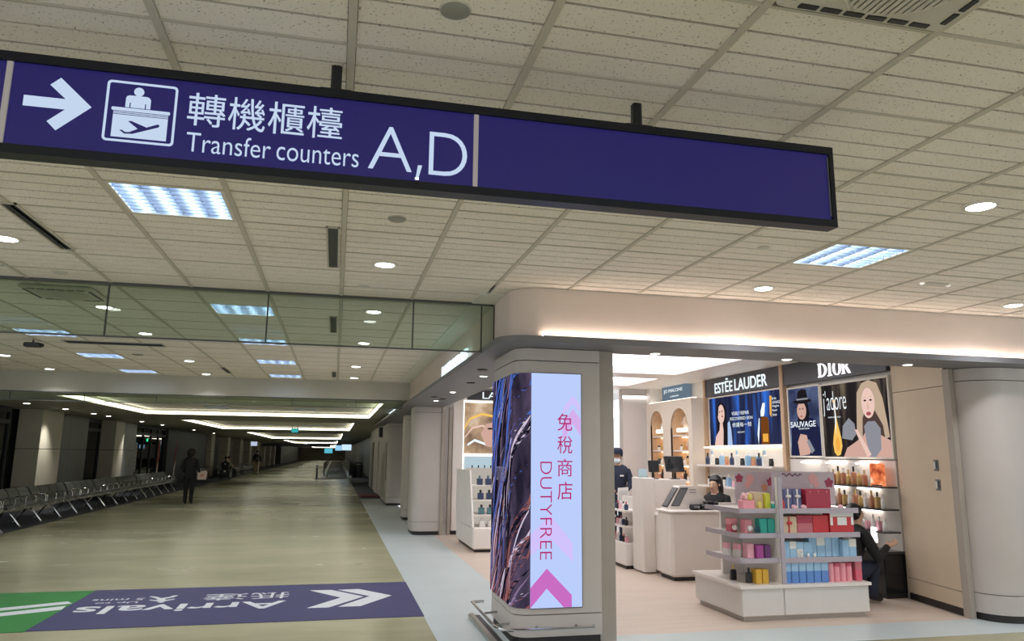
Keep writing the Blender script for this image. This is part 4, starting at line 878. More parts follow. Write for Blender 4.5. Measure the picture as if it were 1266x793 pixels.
for i in range(5): MB().tube([(0,0,.12),(.02*(i-2),.02*(i-2),.2),(.03*(i-2),.04*(i-2),.22+.02*(i%2))], [.006,.012,.002], 5).build('leaf', M('dry_leaf', (190,176,140), .6, var=.05), t, True)

# ---- front gondola
EDG = M('lilac_edge', (176, 166, 176), .35, var=.03)
def front_gondola():
    o = (4.72, 7.45, 0); t = thing('display_gondola', 'white two bay display gondola full of coloured cartons at the shop front', 'display unit', o)
    B = lambda x0,x1,y0,y1,z0,z1: (x0-o[0],x1-o[0],y0-o[1],y1-o[1],z0,z1)
    MB().box(*B(4.03,5.41,7.0,7.92,0,.05)).build('plinth', M('plinth_grey', (182,172,164), .4, var=.03), t)
    MB().cbox(*B(3.99,4.455,6.95,7.95,.05,.315), .008).build('base_front', M('gondola_base', (216, 211, 206), .4, var=.02), t); MB().cbox(*B(4.46,5.44,6.95,7.95,.05,.315), .008).build('base_front', M('gondola_base', (216, 211, 206)), t)
    MB().box(*B(3.97,5.46,6.93,7.97,.315,.345)).build('base_top', M('gondola_top', (232,224,218), .3, var=.02), t)
    MB().box(*B(4.455,4.495,7.02,7.70,.345,1.06)).build('divider', SHOPW, t); MB().box(*B(4.455,4.495,6.97,7.02,.345,1.40)).build('divider_post', SHOPW, t); MB().box(*B(4.453,4.497,6.955,6.97,.345,1.405)).build('divider_edge', EDG, t)
    MB().box(*B(4.20,4.86,7.70,7.74,.345,1.10)).build('back_panel', SHOPW, t); MB().box(*B(4.495,5.36,7.42,7.46,.345,1.10)).build('back_panel', SHOPW, t)
    for z in (.585, .83, 1.075):
        sh = MB().box(*B(4.02,4.455,7.0,7.70,z-.03,z)).build('shelf_board', SHOPW, t); MB().box(*B(4.015,4.455,6.99,7.0,z-.035,z+.012)).build('price_rail', EDG, sh); MB().box(*B(4.01,4.02,6.99,7.70,z-.035,z+.012)).build('price_rail', EDG, sh)
        sh = MB().box(*B(4.495,5.40,6.99,7.42,z-.03,z)).build('shelf_board', SHOPW, t); MB().box(*B(4.495,5.405,6.98,6.99,z-.04,z+.012)).build('price_rail', EDG, sh)
    HB = M('header_print', (206, 190, 198), .5, var=.08, vs_=9)
    MB().box(*B(4.36,4.85,7.64,7.66,1.09,1.44)).build('header_card', HB, t); MB().box(*B(4.66,5.43,7.38,7.40,1.09,1.45)).build('header_card', HB, t)
    PF = M('print_flower', (240,178,178), .6, var=.05); PR = M('print_rose', (170,70,96), .6, var=.08)
    for x, y, z, r, m in ((4.54,7.638,1.36,.05,PF),(4.51,7.637,1.30,.035,PF),(4.41,7.638,1.37,.045,PR),(4.80,7.638,1.33,.045,PR),(4.72,7.637,1.27,.04,M('print_peach',(220,160,130),.6,var=.05)),(5.16,7.378,1.37,.055,PF),(5.20,7.377,1.32,.04,PF),(5.36,7.378,1.33,.05,PR)):
        MB().prism([(x+r*(1+.2*math.sin(5*a))*math.cos(a)-o[0], z+r*(1+.2*math.sin(5*a))*math.sin(a)) for a in [2*PI*i/20 for i in range(20)]], y-.002-o[1], y-o[1], 'y').build('flower_print', m, t)
    sq = [(4.78+.013*i-o[0], 7.376-o[1], 1.415+.018*math.sin(i*1.15)*(1 if i%3 else .4)) for i in range(20)]
    MB().tube(sq, .005, 5).build('script_print', M('print_plum', (120,50,90), .6, var=.03), t)
front_gondola()
CM = {}
def cm(n, c, r=.4): return M('pack_'+n, c, r, var=.04, vs_=14)
RED, CRIM, ROSE, CREAM, SLATE, LBLUE, MBLUE, PNK, DPK, TEAL, MAG, PUR, YEL, LIME, GLD, BLK = (cm(n, c) for n, c in (('red',(198,44,52)),('crimson',(170,48,72)),('rose',(196,110,120)),('cream',(214,190,160)),('slate',(96,98,140)),('light_blue',(158,196,226)),('mid_blue',(96,140,206)),('pink',(240,160,172)),('deep_pink',(214,96,118)),('teal',(40,160,146)),('magenta',(168,72,148)),('purple',(106,52,110)),('yellow',(226,206,110)),('lime',(214,214,70)),('gold',(214,168,60)),('black',(40,38,44))))
GL = 'cartons on the front gondola'
def ct(name, label, x0, x1, z, h, mat, lid=None, y=7.03, d=.1, cat='box'):
    t = carton(name, label, cat, (x0+x1)/2, y+d/2, z+.0005, x1-x0-.004, d, h, mat, lid, GL); return t
def ribbon(t, w_, h, d, mat): MB().box(-.008,.008,-d/2-.003,-d/2-.001,0,h).build('ribbon', mat, t); MB().ball((0,-d/2-.012,h*.62),(.035,.012,.018),8,6).build('bow', mat, t, True)
# right bay, top shelf
bottle('perfume_flask', 'round red bottle at the left end of the top right shelf', 4.555, 7.08, 1.0755, .075, .14, RED, KB, GL, 'round')
for i in range(2):
    t = ct('gift_box', f'{("left","right")[i]} slate blue gift box with white bow on the top right shelf', 4.63+.11*i, 4.735+.11*i, 1.075, .20, SLATE, None, 7.14); ribbon(t, .1, .2, .1, WB)
t = ct('gift_box', 'wide crimson gift box on the top right shelf', 4.87, 5.17, 1.075, .20, CRIM, None, 7.10, .12)
for i in range(3): MB().ball((-.1+.1*i,-.062,.17),(.012,.006,.012),8,6).build('stud', ROSE, t, True)
FLW = M('silk_flower', (242, 196, 204), .7, var=.05, vs_=30)
for i, x in enumerate((4.69, 4.80, 5.24)):
    t = thing('silk_flower', f'pale pink silk flower on the top right shelf, {ORD[i]} from left', 'flower', (x, 7.045, 1.0755), 0, 'silk flowers on the top right shelf'); m = MB()
    for a in range(6): m.ball((.018*math.cos(a*PI/3), .012*math.sin(a*PI/3), .022+.008*math.sin(a*PI/3)), (.016,.014,.014), 8, 5)
    m.ball((0,-.012,.024), .012, 8, 5); m.build('petals', FLW, t, True)
# right bay, second shelf
t = ct('gift_box', 'cream gift box with red ribbon on the second right shelf', 4.51, 4.70, .83, .17, CREAM); ribbon(t, .19, .17, .1, RED)
ct('gift_box', 'rose coloured gift box with dark band on the second right shelf', 4.70, 4.885, .83, .18, ROSE, CRIM)
ct('gift_box', 'plain red gift box on the second right shelf', 4.885, 5.075, .83, .18, RED)
t = ct('gift_box', 'large red gift box with white frame at the right end of the second shelf', 5.08, 5.37, .83, .208, RED, None, 7.02, .12)
MB().box(-.14,.14,-.064,-.061,.165,.205).build('white_band', WB, t); MB().box(-.055,.055,-.066,-.061,.08,.16).build('white_label', WB, t); MB().box(-.14,-.11,-.064,-.061,.08,.17).build('white_band', WB, t); MB().box(.11,.14,-.064,-.061,.08,.17).build('white_band', WB, t)
# right bay, third shelf: light blue cartons
xs = [4.51,4.60,4.68,4.76,4.86,4.95,5.05,5.13,5.22,5.30,5.39]; hs = [.165,.165,.16,.155,.208,.205,.205,.2,.17,.18]
for i in range(10): ct('carton', f'{ORD[i]} pale blue carton from left on the third right shelf', xs[i], xs[i+1], .585, hs[i], LBLUE if i != 2 else WB, (SB, WB, LBLUE, SB)[i%4], 7.03+.05*(i in (4,5,6,7)))
for i in range(3): bottle('tube_bottle', f'{ORD[i]} small white tube standing before the pale blue cartons', 4.72+.075*i, 7.01, .5855, .028, .07, WB, SB, 'small tubes', 'round')
# right bay, base: blue and pink cartons
for i in range(6): ct('carton', f'{ORD[i]} blue carton from left on the gondola base, right bay', 4.50+.0865*i, 4.583+.0865*i, .345, .205, MBLUE, LBLUE, 7.0)
for i in range(4): 
    t = thing('pink_canister', f'{ORD[i]} pink canister from left on the gondola base', 'canister', (5.065+.072*i, 7.045, .3455), 0, GL); MB().lathe([(.034,0),(.035,.01),(.035,.13),(.033,.15)], n=14).build('body', PNK, t, True); MB().lathe([(.036,.0),(.036,.03),(.03,.034)], (0,0,.15), 14).build('lid', DPK if i%2 else PNK, t, True)
ct('carton', 'deep pink tall carton at the right end of the gondola base', 5.35, 5.43, .345, .2, DPK, ROSE, 7.02, .08)
# left bay
t = thing('flower_gift', 'pink bow and flower gift at the left of the top left shelf', 'gift', (4.17, 7.1, 1.0755)); MB().cbox(-.07,.07,-.05,.05,0,.09,.006).build('box', PNK, t); m = MB()
for a in range(7): m.ball((.04*math.cos(a*.9), .02*math.sin(a*.9), .12+.02*math.sin(a*2)), (.028,.022,.026), 8, 5)
m.build('petals', FLW, t, True); MB().ball((.02,-.04,.12),(.03,.02,.04),8,6).build('yellow_bloom', YEL, t, True)
ct('carton', 'cream perfume carton on the top left shelf', 4.25, 4.36, 1.075, .17, CREAM, None, 7.09); ct('carton', 'lime yellow carton on the top left shelf', 4.36, 4.42, 1.075, .16, LIME, None, 7.05)
bottle('perfume_flask', 'small yellow bottle before the cream carton on the top left shelf', 4.28, 7.035, 1.0755, .05, .11, YEL, GB, GL, 'round'); bottle('cream_jar', 'small teal jar beside the divider on the top left shelf', 4.428, 7.025, 1.0755, .042, .085, TEAL, WB, GL, 'jar', 'jar')
for i in range(2):
    t = ct('gift_box', f'{("left","right")[i]} pink gift box with white ball on the second left shelf', 4.06+.085*i, 4.14+.085*i, .83, .135, (DPK, PNK)[i], PNK, 7.25-.15*i); MB().ball((0,-.07,.05),(.03,.03,.03),10,7).build('ball', WB, t, True)
for i in range(2): ct('carton', f'{("left","right")[i]} teal carton on the second left shelf', 4.27+.09*i, 4.355+.09*i, .83, .15, TEAL, None, 7.03)
t = thing('dark_flower', 'dark teal flower ornament before the teal cartons', 'ornament', (4.235, 7.02, .8305)); m = MB()
for a in range(6): m.ball((.022*math.cos(a*PI/3),0,.045+.022*math.sin(a*PI/3)),(.016,.01,.016),8,5)
m.ball((0,-.006,.045),.012,8,5); m.ball((0,0,.012),(.014,.01,.012),8,5); m.build('petals', cm('dark_teal',(16,70,80)), t, True)
for i in range(2): ct('carton', f'{("left","right")[i]} clear white carton on the third left shelf', 4.04+.05*i, 4.085+.05*i, .585, .13, WB, PB_, 7.3-.12*i)
ct('carton', 'pale pink carton on the third left shelf', 4.145, 4.225, .585, .145, PB_, None, 7.08); ct('carton', 'magenta carton on the third left shelf', 4.228, 4.31, .585, .135, MAG, None, 7.04); ct('carton', 'purple carton on the third left shelf', 4.312, 4.385, .585, .135, PUR, None, 7.03)
for i in range(2): bottle('perfume_flask', f'{("left","right")[i]} black bottle on the left of the gondola base', 4.10+.06*i, 7.3-.2*i, .3455, .06, .15, BLK, (GB,KB)[i], GL, 'flat')
for i in range(2): ct('carton', f'{("left","right")[i]} gold carton on the gondola base, left bay', 4.20+.075*i, 4.27+.075*i, .345, .14, GLD, None, 7.03)

# ---- cash desk
def cash_desk():
    t = thing('cash_desk', 'white cash desk with lower front counter and tall side block', 'counter', (4.8, 9.8, 0)); O = (4.8, 9.8)
    B = lambda x0,x1,y0,y1,z0,z1: (x0-O[0],x1-O[0],y0-O[1],y1-O[1],z0,z1)
    DW = M('desk_white', (232, 224, 217), .4, var=.02)
    MB().cbox(*B(4.36,5.6,9.3,9.75,.05,.87), .03).build('front_counter', DW, t); MB().box(*B(4.4,5.56,9.34,9.75,0,.05)).build('plinth', BASEB, t)
    MB().cbox(*B(4.34,5.62,9.28,9.78,.87,.895), .01).build('counter_top', SHOPW, t)
    MB().cbox(*B(4.42,4.62,9.75,10.3,.05,.78), .01).build('side_counter', DW, t); MB().cbox(*B(4.24,4.42,9.95,10.35,.02,1.30), .008).build('tall_block', DW, t); MB().box(*B(4.41,4.62,9.75,10.3,.78,.80)).build('side_top', SHOPW, t)
    MB().cbox(*B(4.42,5.08,10.3,10.5,.05,1.27), .008).build('rear_screen', DW, t)
cash_desk()
t = thing('display_shelf', 'white low shelf unit on the left of the cash desk', 'shelf', (4.27, 10.72, 0)); MB().cbox(-.13,.13,-.33,.33,.05,.36,.01).build('base', SHOPW, t); MB().box(.09,.13,-.33,.33,.36,1.0).build('back_panel', SHOPW, t); MB().box(-.1,.12,-.3,.3,0,.05).build('plinth', BASEB, t)
for z in (.6, .82): MB().box(-.14,.09,-.33,.33,z-.025,z).build('shelf_board', SHOPW, t)
for i in range(5):
    for r_, z in enumerate((.36,.60,.82)): bottle('impulse_pack', f'{ORD[i]} small pack on the {("lowest","middle","top")[r_]} level of the shelf left of the cash desk', 4.20, 10.48+.11*i, z+.001, .055, .12, (PB_,KB,NB,WB)[(i+r_)%4], (WB,KB,DPK)[(i*2+r_)%3], 'packs left of the cash desk', ('flat','round')[(i+r_)%2])
t = thing('self_checkout_console', 'white slanted console with dark tablet on the cash desk', 'console', (4.62, 9.62, .895)); DW = M('desk_white', (216,202,192))
MB().prism([(-.22,0),(.36,0),(.36,.12),(.20,.31),(-.02,.31)], -.09, .1, 'y').build('body', DW, t)
u = Vector((.20,0,.31)).normalized(); nrm = Vector((-.31,0,.20)).normalized(); q = Vector((-.20,-.105,.028))
# the tablet lies on the slanted left face
T0 = [q+u*a+Vector((0,b,0))+nrm*c for a, b, c in ((0,.02,.002),(.30,.02,.002),(.30,.19,.002),(0,.19,.002),(0,.02,.014),(.30,.02,.014),(.30,.19,.014),(0,.19,.014))]
MB().add(T0, [(0,3,2,1),(4,5,6,7),(0,1,5,4),(1,2,6,5),(2,3,7,6),(3,0,4,7)]).build('tablet', BLACK, t)
T1 = [q+u*a+Vector((0,b,0))+nrm*c for a, b, c in ((.012,.03,.0142),(.288,.03,.0142),(.288,.18,.0142),(.012,.18,.0142),(.012,.03,.016),(.288,.03,.016),(.288,.18,.016),(.012,.18,.016))]
MB().add(T1, [(0,3,2,1),(4,5,6,7),(0,1,5,4),(1,2,6,5),(2,3,7,6),(3,0,4,7)]).build('tablet_screen', M('tablet_glass', (104,104,108), .2, var=.04), t)
# a second, readable tablet face on the front like the photo
MB().prism([(-.155,.045),(-.035,.045),(.10,.285),(-.012,.285)], -.099, -.0905, 'y').build('front_tablet', BLACK, t); MB().prism([(-.143,.055),(-.04,.055),(.086,.275),(-.01,.275)], -.102, -.0995, 'y').build('front_screen', M('tablet_glass', (104,104,108)), t)
for i in range(2): MB().box(.12,.22,-.0925,-.091,.255-.035*i,.265-.035*i).build('print_line', GREYM, t)
def monitor(label, x, y, z, w_, h, rz, tilt):
    t = thing('monitor', label, 'monitor', (x, y, z), rz); MB().lathe([(.08,0),(.08,.01),(.02,.015),(.016,.1)], n=14).build('stand', BLACK, t, True)
    p = MB().cbox(-w_/2, w_/2, -.015, .015, -h/2, h/2, .006).build('screen_case', BLACK, t); p.location = (0,-.02,.1+h/2); p.rotation_euler = (tilt,0,0)
    g = MB().box(-w_/2+.012, w_/2-.012, -.0165, -.0155, -h/2+.012, h/2-.012).build('screen', M('off_screen', (48,50,54), .15, var=.04), p)
monitor('small black screen standing behind the console on the cash desk', 4.60, 10.4, 1.2705, .17, .17, .1, -.1)
monitor('larger black till monitor turned away on the cash desk', 4.95, 10.4, 1.2705 if False else 1.2705, .3, .24, -.9, .3)
t = thing('card_terminal', 'small black card terminal on the front counter', 'terminal', (4.76, 9.42, .8955)); MB().cbox(-.06,.06,-.05,.05,0,.075,.012).build('body', BLACK, t); MB().box(-.04,.04,-.052,-.0505,.03,.06).build('screen', GREYM, t); MB().ball((.035,-.05,.04),(.014,.006,.014),8,6).build('button', STEEL, t, True)
t = thing('receipt_printer', 'black receipt printer and scanner lying on the front counter', 'printer', (4.99, 9.45, .8955), .1); MB().cbox(-.15,.15,-.07,.07,0,.075,.02).build('body', BLACK, t); MB().cbox(-.08,.06,-.05,.05,.075,.115,.015).build('cover', BLACK, t); MB().cbox(.09,.14,-.03,.03,.075,.105,.01).build('handle', DARK, t)
t = thing('acrylic_stand', 'pale blue acrylic leaflet stand on the tall desk block', 'stand', (4.33, 10.15, 1.3005)); MB().cbox(-.07,.07,-.05,.05,0,.012,.003).build('base', GLASS, t); MB().box(-.065,.065,-.01,.0,.012,.12).build('leaflet', M('pale_blue_leaflet', (190,214,226), .4, var=.03), t)
# back recess: lamps, red shelf, blue screen
t = thing('wall_display', 'dark red and blue display seen in the gap behind the cashier', 'display', (5.7, 17.6, 0)); MB().box(-.9,.5,0,.3,.0,2.3).build('frame', M('dark_red_frame', (92,48,54), .5, var=.05), t); MB().box(-.8,.4,-.01,0,.9,1.8).build('blue_screen', glow('blue_screen', (110,134,186), .8), t); MB().box(-.8,.4,-.02,0,1.82,1.87).build('red_rail', M('red_rail', (180,50,60), .5, var=.03), t)
t = thing('pendant_lamp', 'glowing drum pendant in the gap behind the cashier', 'lamp', (5.68, 15.3, 2.42)); MB().lathe([(.28,0),(.3,.02),(.3,.17),(.28,.19)], n=20).build('shade', glow('drum_glow', (255,250,244), 2), t, True); MB().tube([(0,0,.19),(0,0,.56)], .008).build('cable', BLACK, t)
t = thing('led_strip', 'horizontal white light strip on the back wall of the shop', 'light', (6.0, 14.47, 2.78)); MB().box(-.23,.28,0,.028,0,.06).build('diffuser', glow('back_strip', (255,252,250), 3), t); MB().box(-.23,.28,.0,.029,.061,.07).build('channel', STEEL, t)
for i, (y, z) in enumerate(((7.0,1.535),(6.995,1.325))):
    t = thing('wall_switch', f'{("upper","lower")[i]} grey switch plate on the beige wall panel', 'switch', (6.42+.16*(y-6.76)/.96-.0125, y, z), -.165); MB().cbox(-.008,.0,-.04,.04,-.06,.06,.003).build('plate', GREYM, t)
    MB().cbox(-.012,-.008,-.03,-.003,-.04,.04,.002).build('rocker', DARK, t); MB().cbox(-.012,-.008,.003,.03,-.04,.04,.002).build('rocker', WB, t)
for i, x in enumerate((5.35, 6.1)): disc('dome_camera', f'{("left","right")[i]} small white dome camera under the shop ceiling by the black header', 'camera', x, 7.25, .07, .07, PL, 2.98)

# ================================================================ BENCHES
SEATM = M('bench_grey', (104, 108, 106), .5, .2, var=.06, vs_=20)
def bench_proto(label, y):
    t = thing('waiting_bench', label, 'bench', (-6.8, y, 0), 0, 'waiting benches along the left wall'); p = .58
    MB().box(.13, .19, -1.16, 1.16, .31, .36).build('beam', STEEL, t)
    sm = MB(); prof = [(.36,.395),(.34,.415),(.2,.405),(.05,.395),(.0,.405)]
    for a, b in zip(prof[:-1], prof[1:]): sm.prism([a, b, (b[0], b[1]+.028), (a[0], a[1]+.028)], -.265, .265, 'y')
    sme = sm.mesh('seat', SEATM)
    bm_ = MB(); bp = [(-.005,.43),(-.03,.50),(-.055,.57),(-.085,.64),(-.125,.71),(-.165,.75)]
    for a, b in zip(bp[:-1], bp[1:]):
        d = .006; bm_.prism([(a[0],a[1]+d),(b[0],b[1]-d),(b[0]-.028,b[1]-d),(a[0]-.028,a[1]+d)], -.265, .265, 'y')
    bm_.prism([(-.022,.43),(-.18,.75),(-.2,.75),(-.04,.43)], -.25, .25, 'y')
    bme = bm_.mesh('backrest', SEATM)
    for i in range(4): yy = (i-1.5)*p; part('seat', sme, t, (0,yy,0)); part('backrest', bme, t, (0,yy,0))
    am = MB().tube([(.06,0,.36),(.07,0,.56),(.10,0,.585),(.24,0,.58),(.28,0,.55),(.27,0,.36)], .014, 8).mesh('armrest', CHROME, True)
    for i in range(5): part('armrest', am, t, (0,(i-2)*p,0))
    lm = MB(); lm.tube([(-.12,0,.02),(.1,0,.30),(.16,0,.33),(.22,0,.28),(.42,0,.03)], .02, 8)
    lme = lm.mesh('leg_frame', CHROME, True); fm = MB().lathe([(.025,0),(.025,.012),(.012,.03)], n=10).mesh('foot', STEEL, True)
    for yy in (-.6, .6):
        g = part('leg_frame', lme, t, (0,yy,0))
        for xx in (-.13, .43): part('foot', fm, g, (xx,0,0))
    return t
b0 = bench_proto('waiting bench cut by the left edge under the seated person', 16.2)
for i in range(1, 8): dup(b0, (-6.8, 16.2+2.42*i, 0), None, f'{ORD[i-1]} grey waiting bench beyond the seated person, counted from the left edge')
for i in range(6): dup(b0, (-6.8, 50+2.6*i+(2 if i > 2 else 0), 0), None, f'{ORD[i]} distant waiting bench beyond the luggage trolley')

# ================================================================ PEOPLE
FAT = 1.3
def figure(name, label, loc, rz, J, mats, hair=None, subdiv=2):
    """J: {joint: (pos, radius, parent, zone)}; one continuous skinned body, materials by nearest bone"""
    keys = list(J); idx = {k: i for i, k in enumerate(keys)}
    me = bpy.data.meshes.new(name); me.from_pydata([J[k][0] for k in keys], [(idx[J[k][2]], idx[k]) for k in keys if J[k][2]], [])
    ob = bpy.data.objects.new(name, me); COL.objects.link(ob)
    md = ob.modifiers.new('skin', 'SKIN'); md.use_smooth_shade = True; md.branch_smoothing = .3
    sk = me.skin_vertices[0].data
    for k in keys:
        r = J[k][1]; q_ = FAT if J[k][3] != 'skin' else 1.08; sk[idx[k]].radius = tuple(v*q_ for v in (r if isinstance(r, tuple) else (r, r)))
    sk[0].use_root = True
    sd = ob.modifiers.new('sub', 'SUBSURF'); sd.levels = subdiv; sd.render_levels = subdiv
    dg = bpy.context.evaluated_depsgraph_get(); dg.update()
    new = bpy.data.meshes.new_from_object(ob.evaluated_get(dg)); new.name = name
    bpy.data.objects.remove(ob); new.materials.clear()
    zn = list(mats); [new.materials.append(mats[z]) for z in zn]
    segs = [(Vector(J[J[k][2]][0]), Vector(J[k][0]), zn.index(J[k][3]), J[k][1] if not isinstance(J[k][1], tuple) else J[k][1][0]) for k in keys if J[k][2]]
    for p in new.polygons:
        c = p.center; best = 9; bi = 0
        for a, b, z, r in segs:
            d = b-a; t_ = max(0, min(1, (c-a).dot(d)/max(1e-9, d.length_squared))); q = (a+d*t_-c).length-r
            if q < best: best = q; bi = z
        p.material_index = bi; p.use_smooth = True
    t = thing('person', label, 'person', loc, rz)
    put('body', new, t)
    return t
def hand(J, s, w, d, side, zone='skin', k=1.0):
    """palm and five curled fingers beyond wrist joint w, pointing along d; side = thumb direction"""
    w0 = Vector(J[w][0]); d = Vector(d).normalized(); sd = Vector(side).normalized(); dn = d.cross(sd).normalized()
    J[s+'palm'] = (tuple(w0+d*.06*k), (.032*k, .022*k), w, zone)
    for i, (o_, l) in enumerate(((.028,.07),(.01,.08),(-.01,.075),(-.028,.06))):
        a = w0+d*.085*k+sd*o_*k; b = a+d*l*.5*k+dn*.008*k; c = b+d*l*.35*k+dn*.03*k
        J[f'{s}f{i}a'] = (tuple(a), .0095*k, s+'palm', zone); J[f'{s}f{i}b'] = (tuple(b), .009*k, f'{s}f{i}a', zone); J[f'{s}f{i}c'] = (tuple(c), .007*k, f'{s}f{i}b', zone)
    a = w0+d*.035*k+sd*.035*k; J[s+'ta'] = (tuple(a), .011*k, s+'palm', zone); J[s+'tb'] = (tuple(a+d*.035*k+sd*.02*k+dn*.015*k), .008*k, s+'ta', zone)
def head(J, p, fwd, zone='skin', hz=.0):
    f = Vector(fwd).normalized(); p = Vector(p)
    J['jaw'] = (tuple(p+Vector((0,0,.06))+f*.02), (.058,.062), 'neck', zone); J['skull'] = (tuple(p+Vector((0,0,.13))+f*.005), (.075,.086), 'jaw', zone); J['crown'] = (tuple(p+Vector((0,0,.19))-f*.005), (.06,.068), 'skull', zone)
    J['nose'] = (tuple(p+Vector((0,0,.095))+f*.1), .012, 'skull', zone)
def facial(t, p, f, mask=None, brow=True):
    f = Vector(f).normalized(); r = Vector((f.y,-f.x,0)); p = Vector(p); ed = M('eye_dark', (36,28,26), .3, var=.05); 
    for s_ in (-1, 1):
        MB().ball(tuple(p+Vector((0,0,.125))+f*.083+r*s_*.03), (.011,.011,.006), 8, 6).build('eye', ed, t, True); MB().ball(tuple(p+Vector((0,0,.11))-f*.005+r*s_*.076), (.014,.014,.024), 8, 6).build('ear', M('skin', (206,166,142), .5, var=.03), t, True)
    MB().ball(tuple(p+Vector((0,0,.045))+f*.082), (.018,.018,.006), 8, 6).build('mouth', M('lip', (168,96,92), .4, var=.03), t, True)
    if mask: MB().ball(tuple(p+Vector((0,0,.055))+f*.05), (.062,.062,.05), 14, 10).build('face_mask', mask, t, True)
def hair_cap(t, p, f, mat, r=(.092,.098,.095), back=.02, length=0, bun=False, width=.08):
    f = Vector(f).normalized(); p = Vector(p); m = MB(); c = p+Vector((0,0,.155))-f*back
    ang = math.atan2(f.y, f.x); n, k = 18, 10; vv = []
    for i in range(k+1):
        for j in range(n):
            th = PI*i/k; ph = 2*PI*j/n; fr = math.cos(ph)        # fr=1 at the face
            rr = 1.0 if not (fr > .35 and i > k*.42) else .72
            if fr <= .35 and i > k*.62: rr *= .92
            x = r[0]*rr*math.sin(th)*math.cos(ph); y = r[1]*rr*math.sin(th)*math.sin(ph); z = r[2]*math.cos(th)*(1.0 if i < k*.6 else 1.1)
            vv.append((c.x+x*math.cos(ang)-y*math.sin(ang), c.y+x*math.sin(ang)+y*math.cos(ang), c.z+z))
    m.add(vv, [((i+1)*n+j,(i+1)*n+(j+1)%n, i*n+(j+1)%n, i*n+j) for i in range(k) for j in range(n)])
    if length: m.tube([tuple(c-f*.03), tuple(c-f*.06-Vector((0,0,.1))), tuple(c-f*.06-Vector((0,0,length*.6))), tuple(c-f*.04-Vector((0,0,length)))], [.08,width,width*.9,.03], 12)
    if bun: m.ball(tuple(c-f*.1+Vector((0,0,-.01))), .06, 12, 8)
    return m.build('hair', mat, t, True)
SKIN = M('skin', (206, 166, 142), .5, var=.03); HAIR = M('black_hair', (26, 23, 24), .4, var=.15, vs_=40); NAVY = M('navy_cloth', (34, 40, 60), .8, var=.12, vs_=25); BLKC = M('black_cloth', (26, 27, 30), .8, var=.12, vs_=25); SHOE = M('shoe', (28, 26, 26), .4, var=.08); MASK = M('mask_cloth', (214, 224, 230), .7, var=.03)
def standing(h=1.68, arms=None, stride=0.0, zones=('top','bottom'), w_=1.0, fwd=(1,0,0)):
    k = h/1.70; top, bot = zones; J = {}
    def P(x, y, z): return (x*k, y*k*w_, z*k)
    J['pelvis'] = (P(0,0,.94), (.13*k,.15*k*w_), None, bot); J['waist'] = (P(.0,0,1.08), (.105*k,.125*k*w_), 'pelvis', top); J['chest'] = (P(.01,0,1.30), (.12*k,.155*k*w_), 'waist', top); J['collar'] = (P(-.005,0,1.42), (.075*k,.1*k*w_), 'chest', top)
    J['neck'] = (P(.0,0,1.485), .048*k, 'collar', 'skin'); head(J, P(.0,0,1.485), fwd)
    for s_, sg in (('L',1),('R',-1)):
        A = (arms or {}).get(s_, ((0,.24,1.16),(.06,.25,.92),(.05,.0,-1)))
        J[s_+'sh'] = (P(-.005,sg*.165,1.40), .058*k, 'collar', top); J[s_+'el'] = (P(A[0][0],sg*A[0][1],A[0][2]), .044*k, s_+'sh', top); J[s_+'wr'] = (P(A[1][0],sg*A[1][1],A[1][2]), .03*k, s_+'el', top)
        hand(J, s_, s_+'wr', A[2], (1,0,.3) if abs(A[2][2]) > .6 else (0,-sg*1,.4), 'skin', k)
        st_ = stride*sg
        J[s_+'hip'] = (P(0,sg*.085,.86), .088*k, 'pelvis', bot); J[s_+'kn'] = (P(.02+st_*.5,sg*.09,.49), .06*k, s_+'hip', bot); J[s_+'an'] = (P(st_,sg*.09,.095), .042*k, s_+'kn', bot)
        J[s_+'heel'] = (P(st_-.04,sg*.09,.045), .036*k, s_+'an', 'shoe'); J[s_+'toe'] = (P(st_+.15,sg*.1,.035), .032*k, s_+'an', 'shoe')
    return J, P(0,0,1.485)
# woman in black walking down the corridor, back to the camera, paper bag at her side
J, hp = standing(1.63, {'R': ((.0,.21,1.14),(.16,.27,.98),(.9,-.1,-.4)), 'L': ((-.02,.22,1.15),(.14,.17,.99),(.9,.3,-.2))}, .04, ('top','bottom'), 1.05)
t = figure('person', 'woman in black seen from behind, walking down the corridor with a paper bag', (-4.32, 25.0, 0), PI/2, J, {'bottom': BLKC, 'top': BLKC, 'skin': SKIN, 'shoe': SHOE})
hair_cap(t, hp, (1,0,0), HAIR, (.12,.135,.12), .03, .16, False, .11); facial(t, hp, (1,0,0))
t = thing('paper_bag', 'pinkish white paper bag carried by the woman in black', 'bag', (-3.99, 25.15, .74), .2); MB().prism([(-.13,0),(.13,0),(.14,.27),(-.14,.27)], -.05, .05, 'y').build('bag_body', M('bag_paper', (206,188,176), .6, var=.04), t)
for y in (-.045, .045): MB().tube([(-.06,y,.27),(-.055,y,.33),(.055,y,.33),(.06,y,.27)], .005, 6).build('handle', WB, t, True)
MB().box(-.05,.05,-.053,-.051,.1,.17).build('printed_patch', M('pink_print', (196,120,110), .6, var=.03), t)
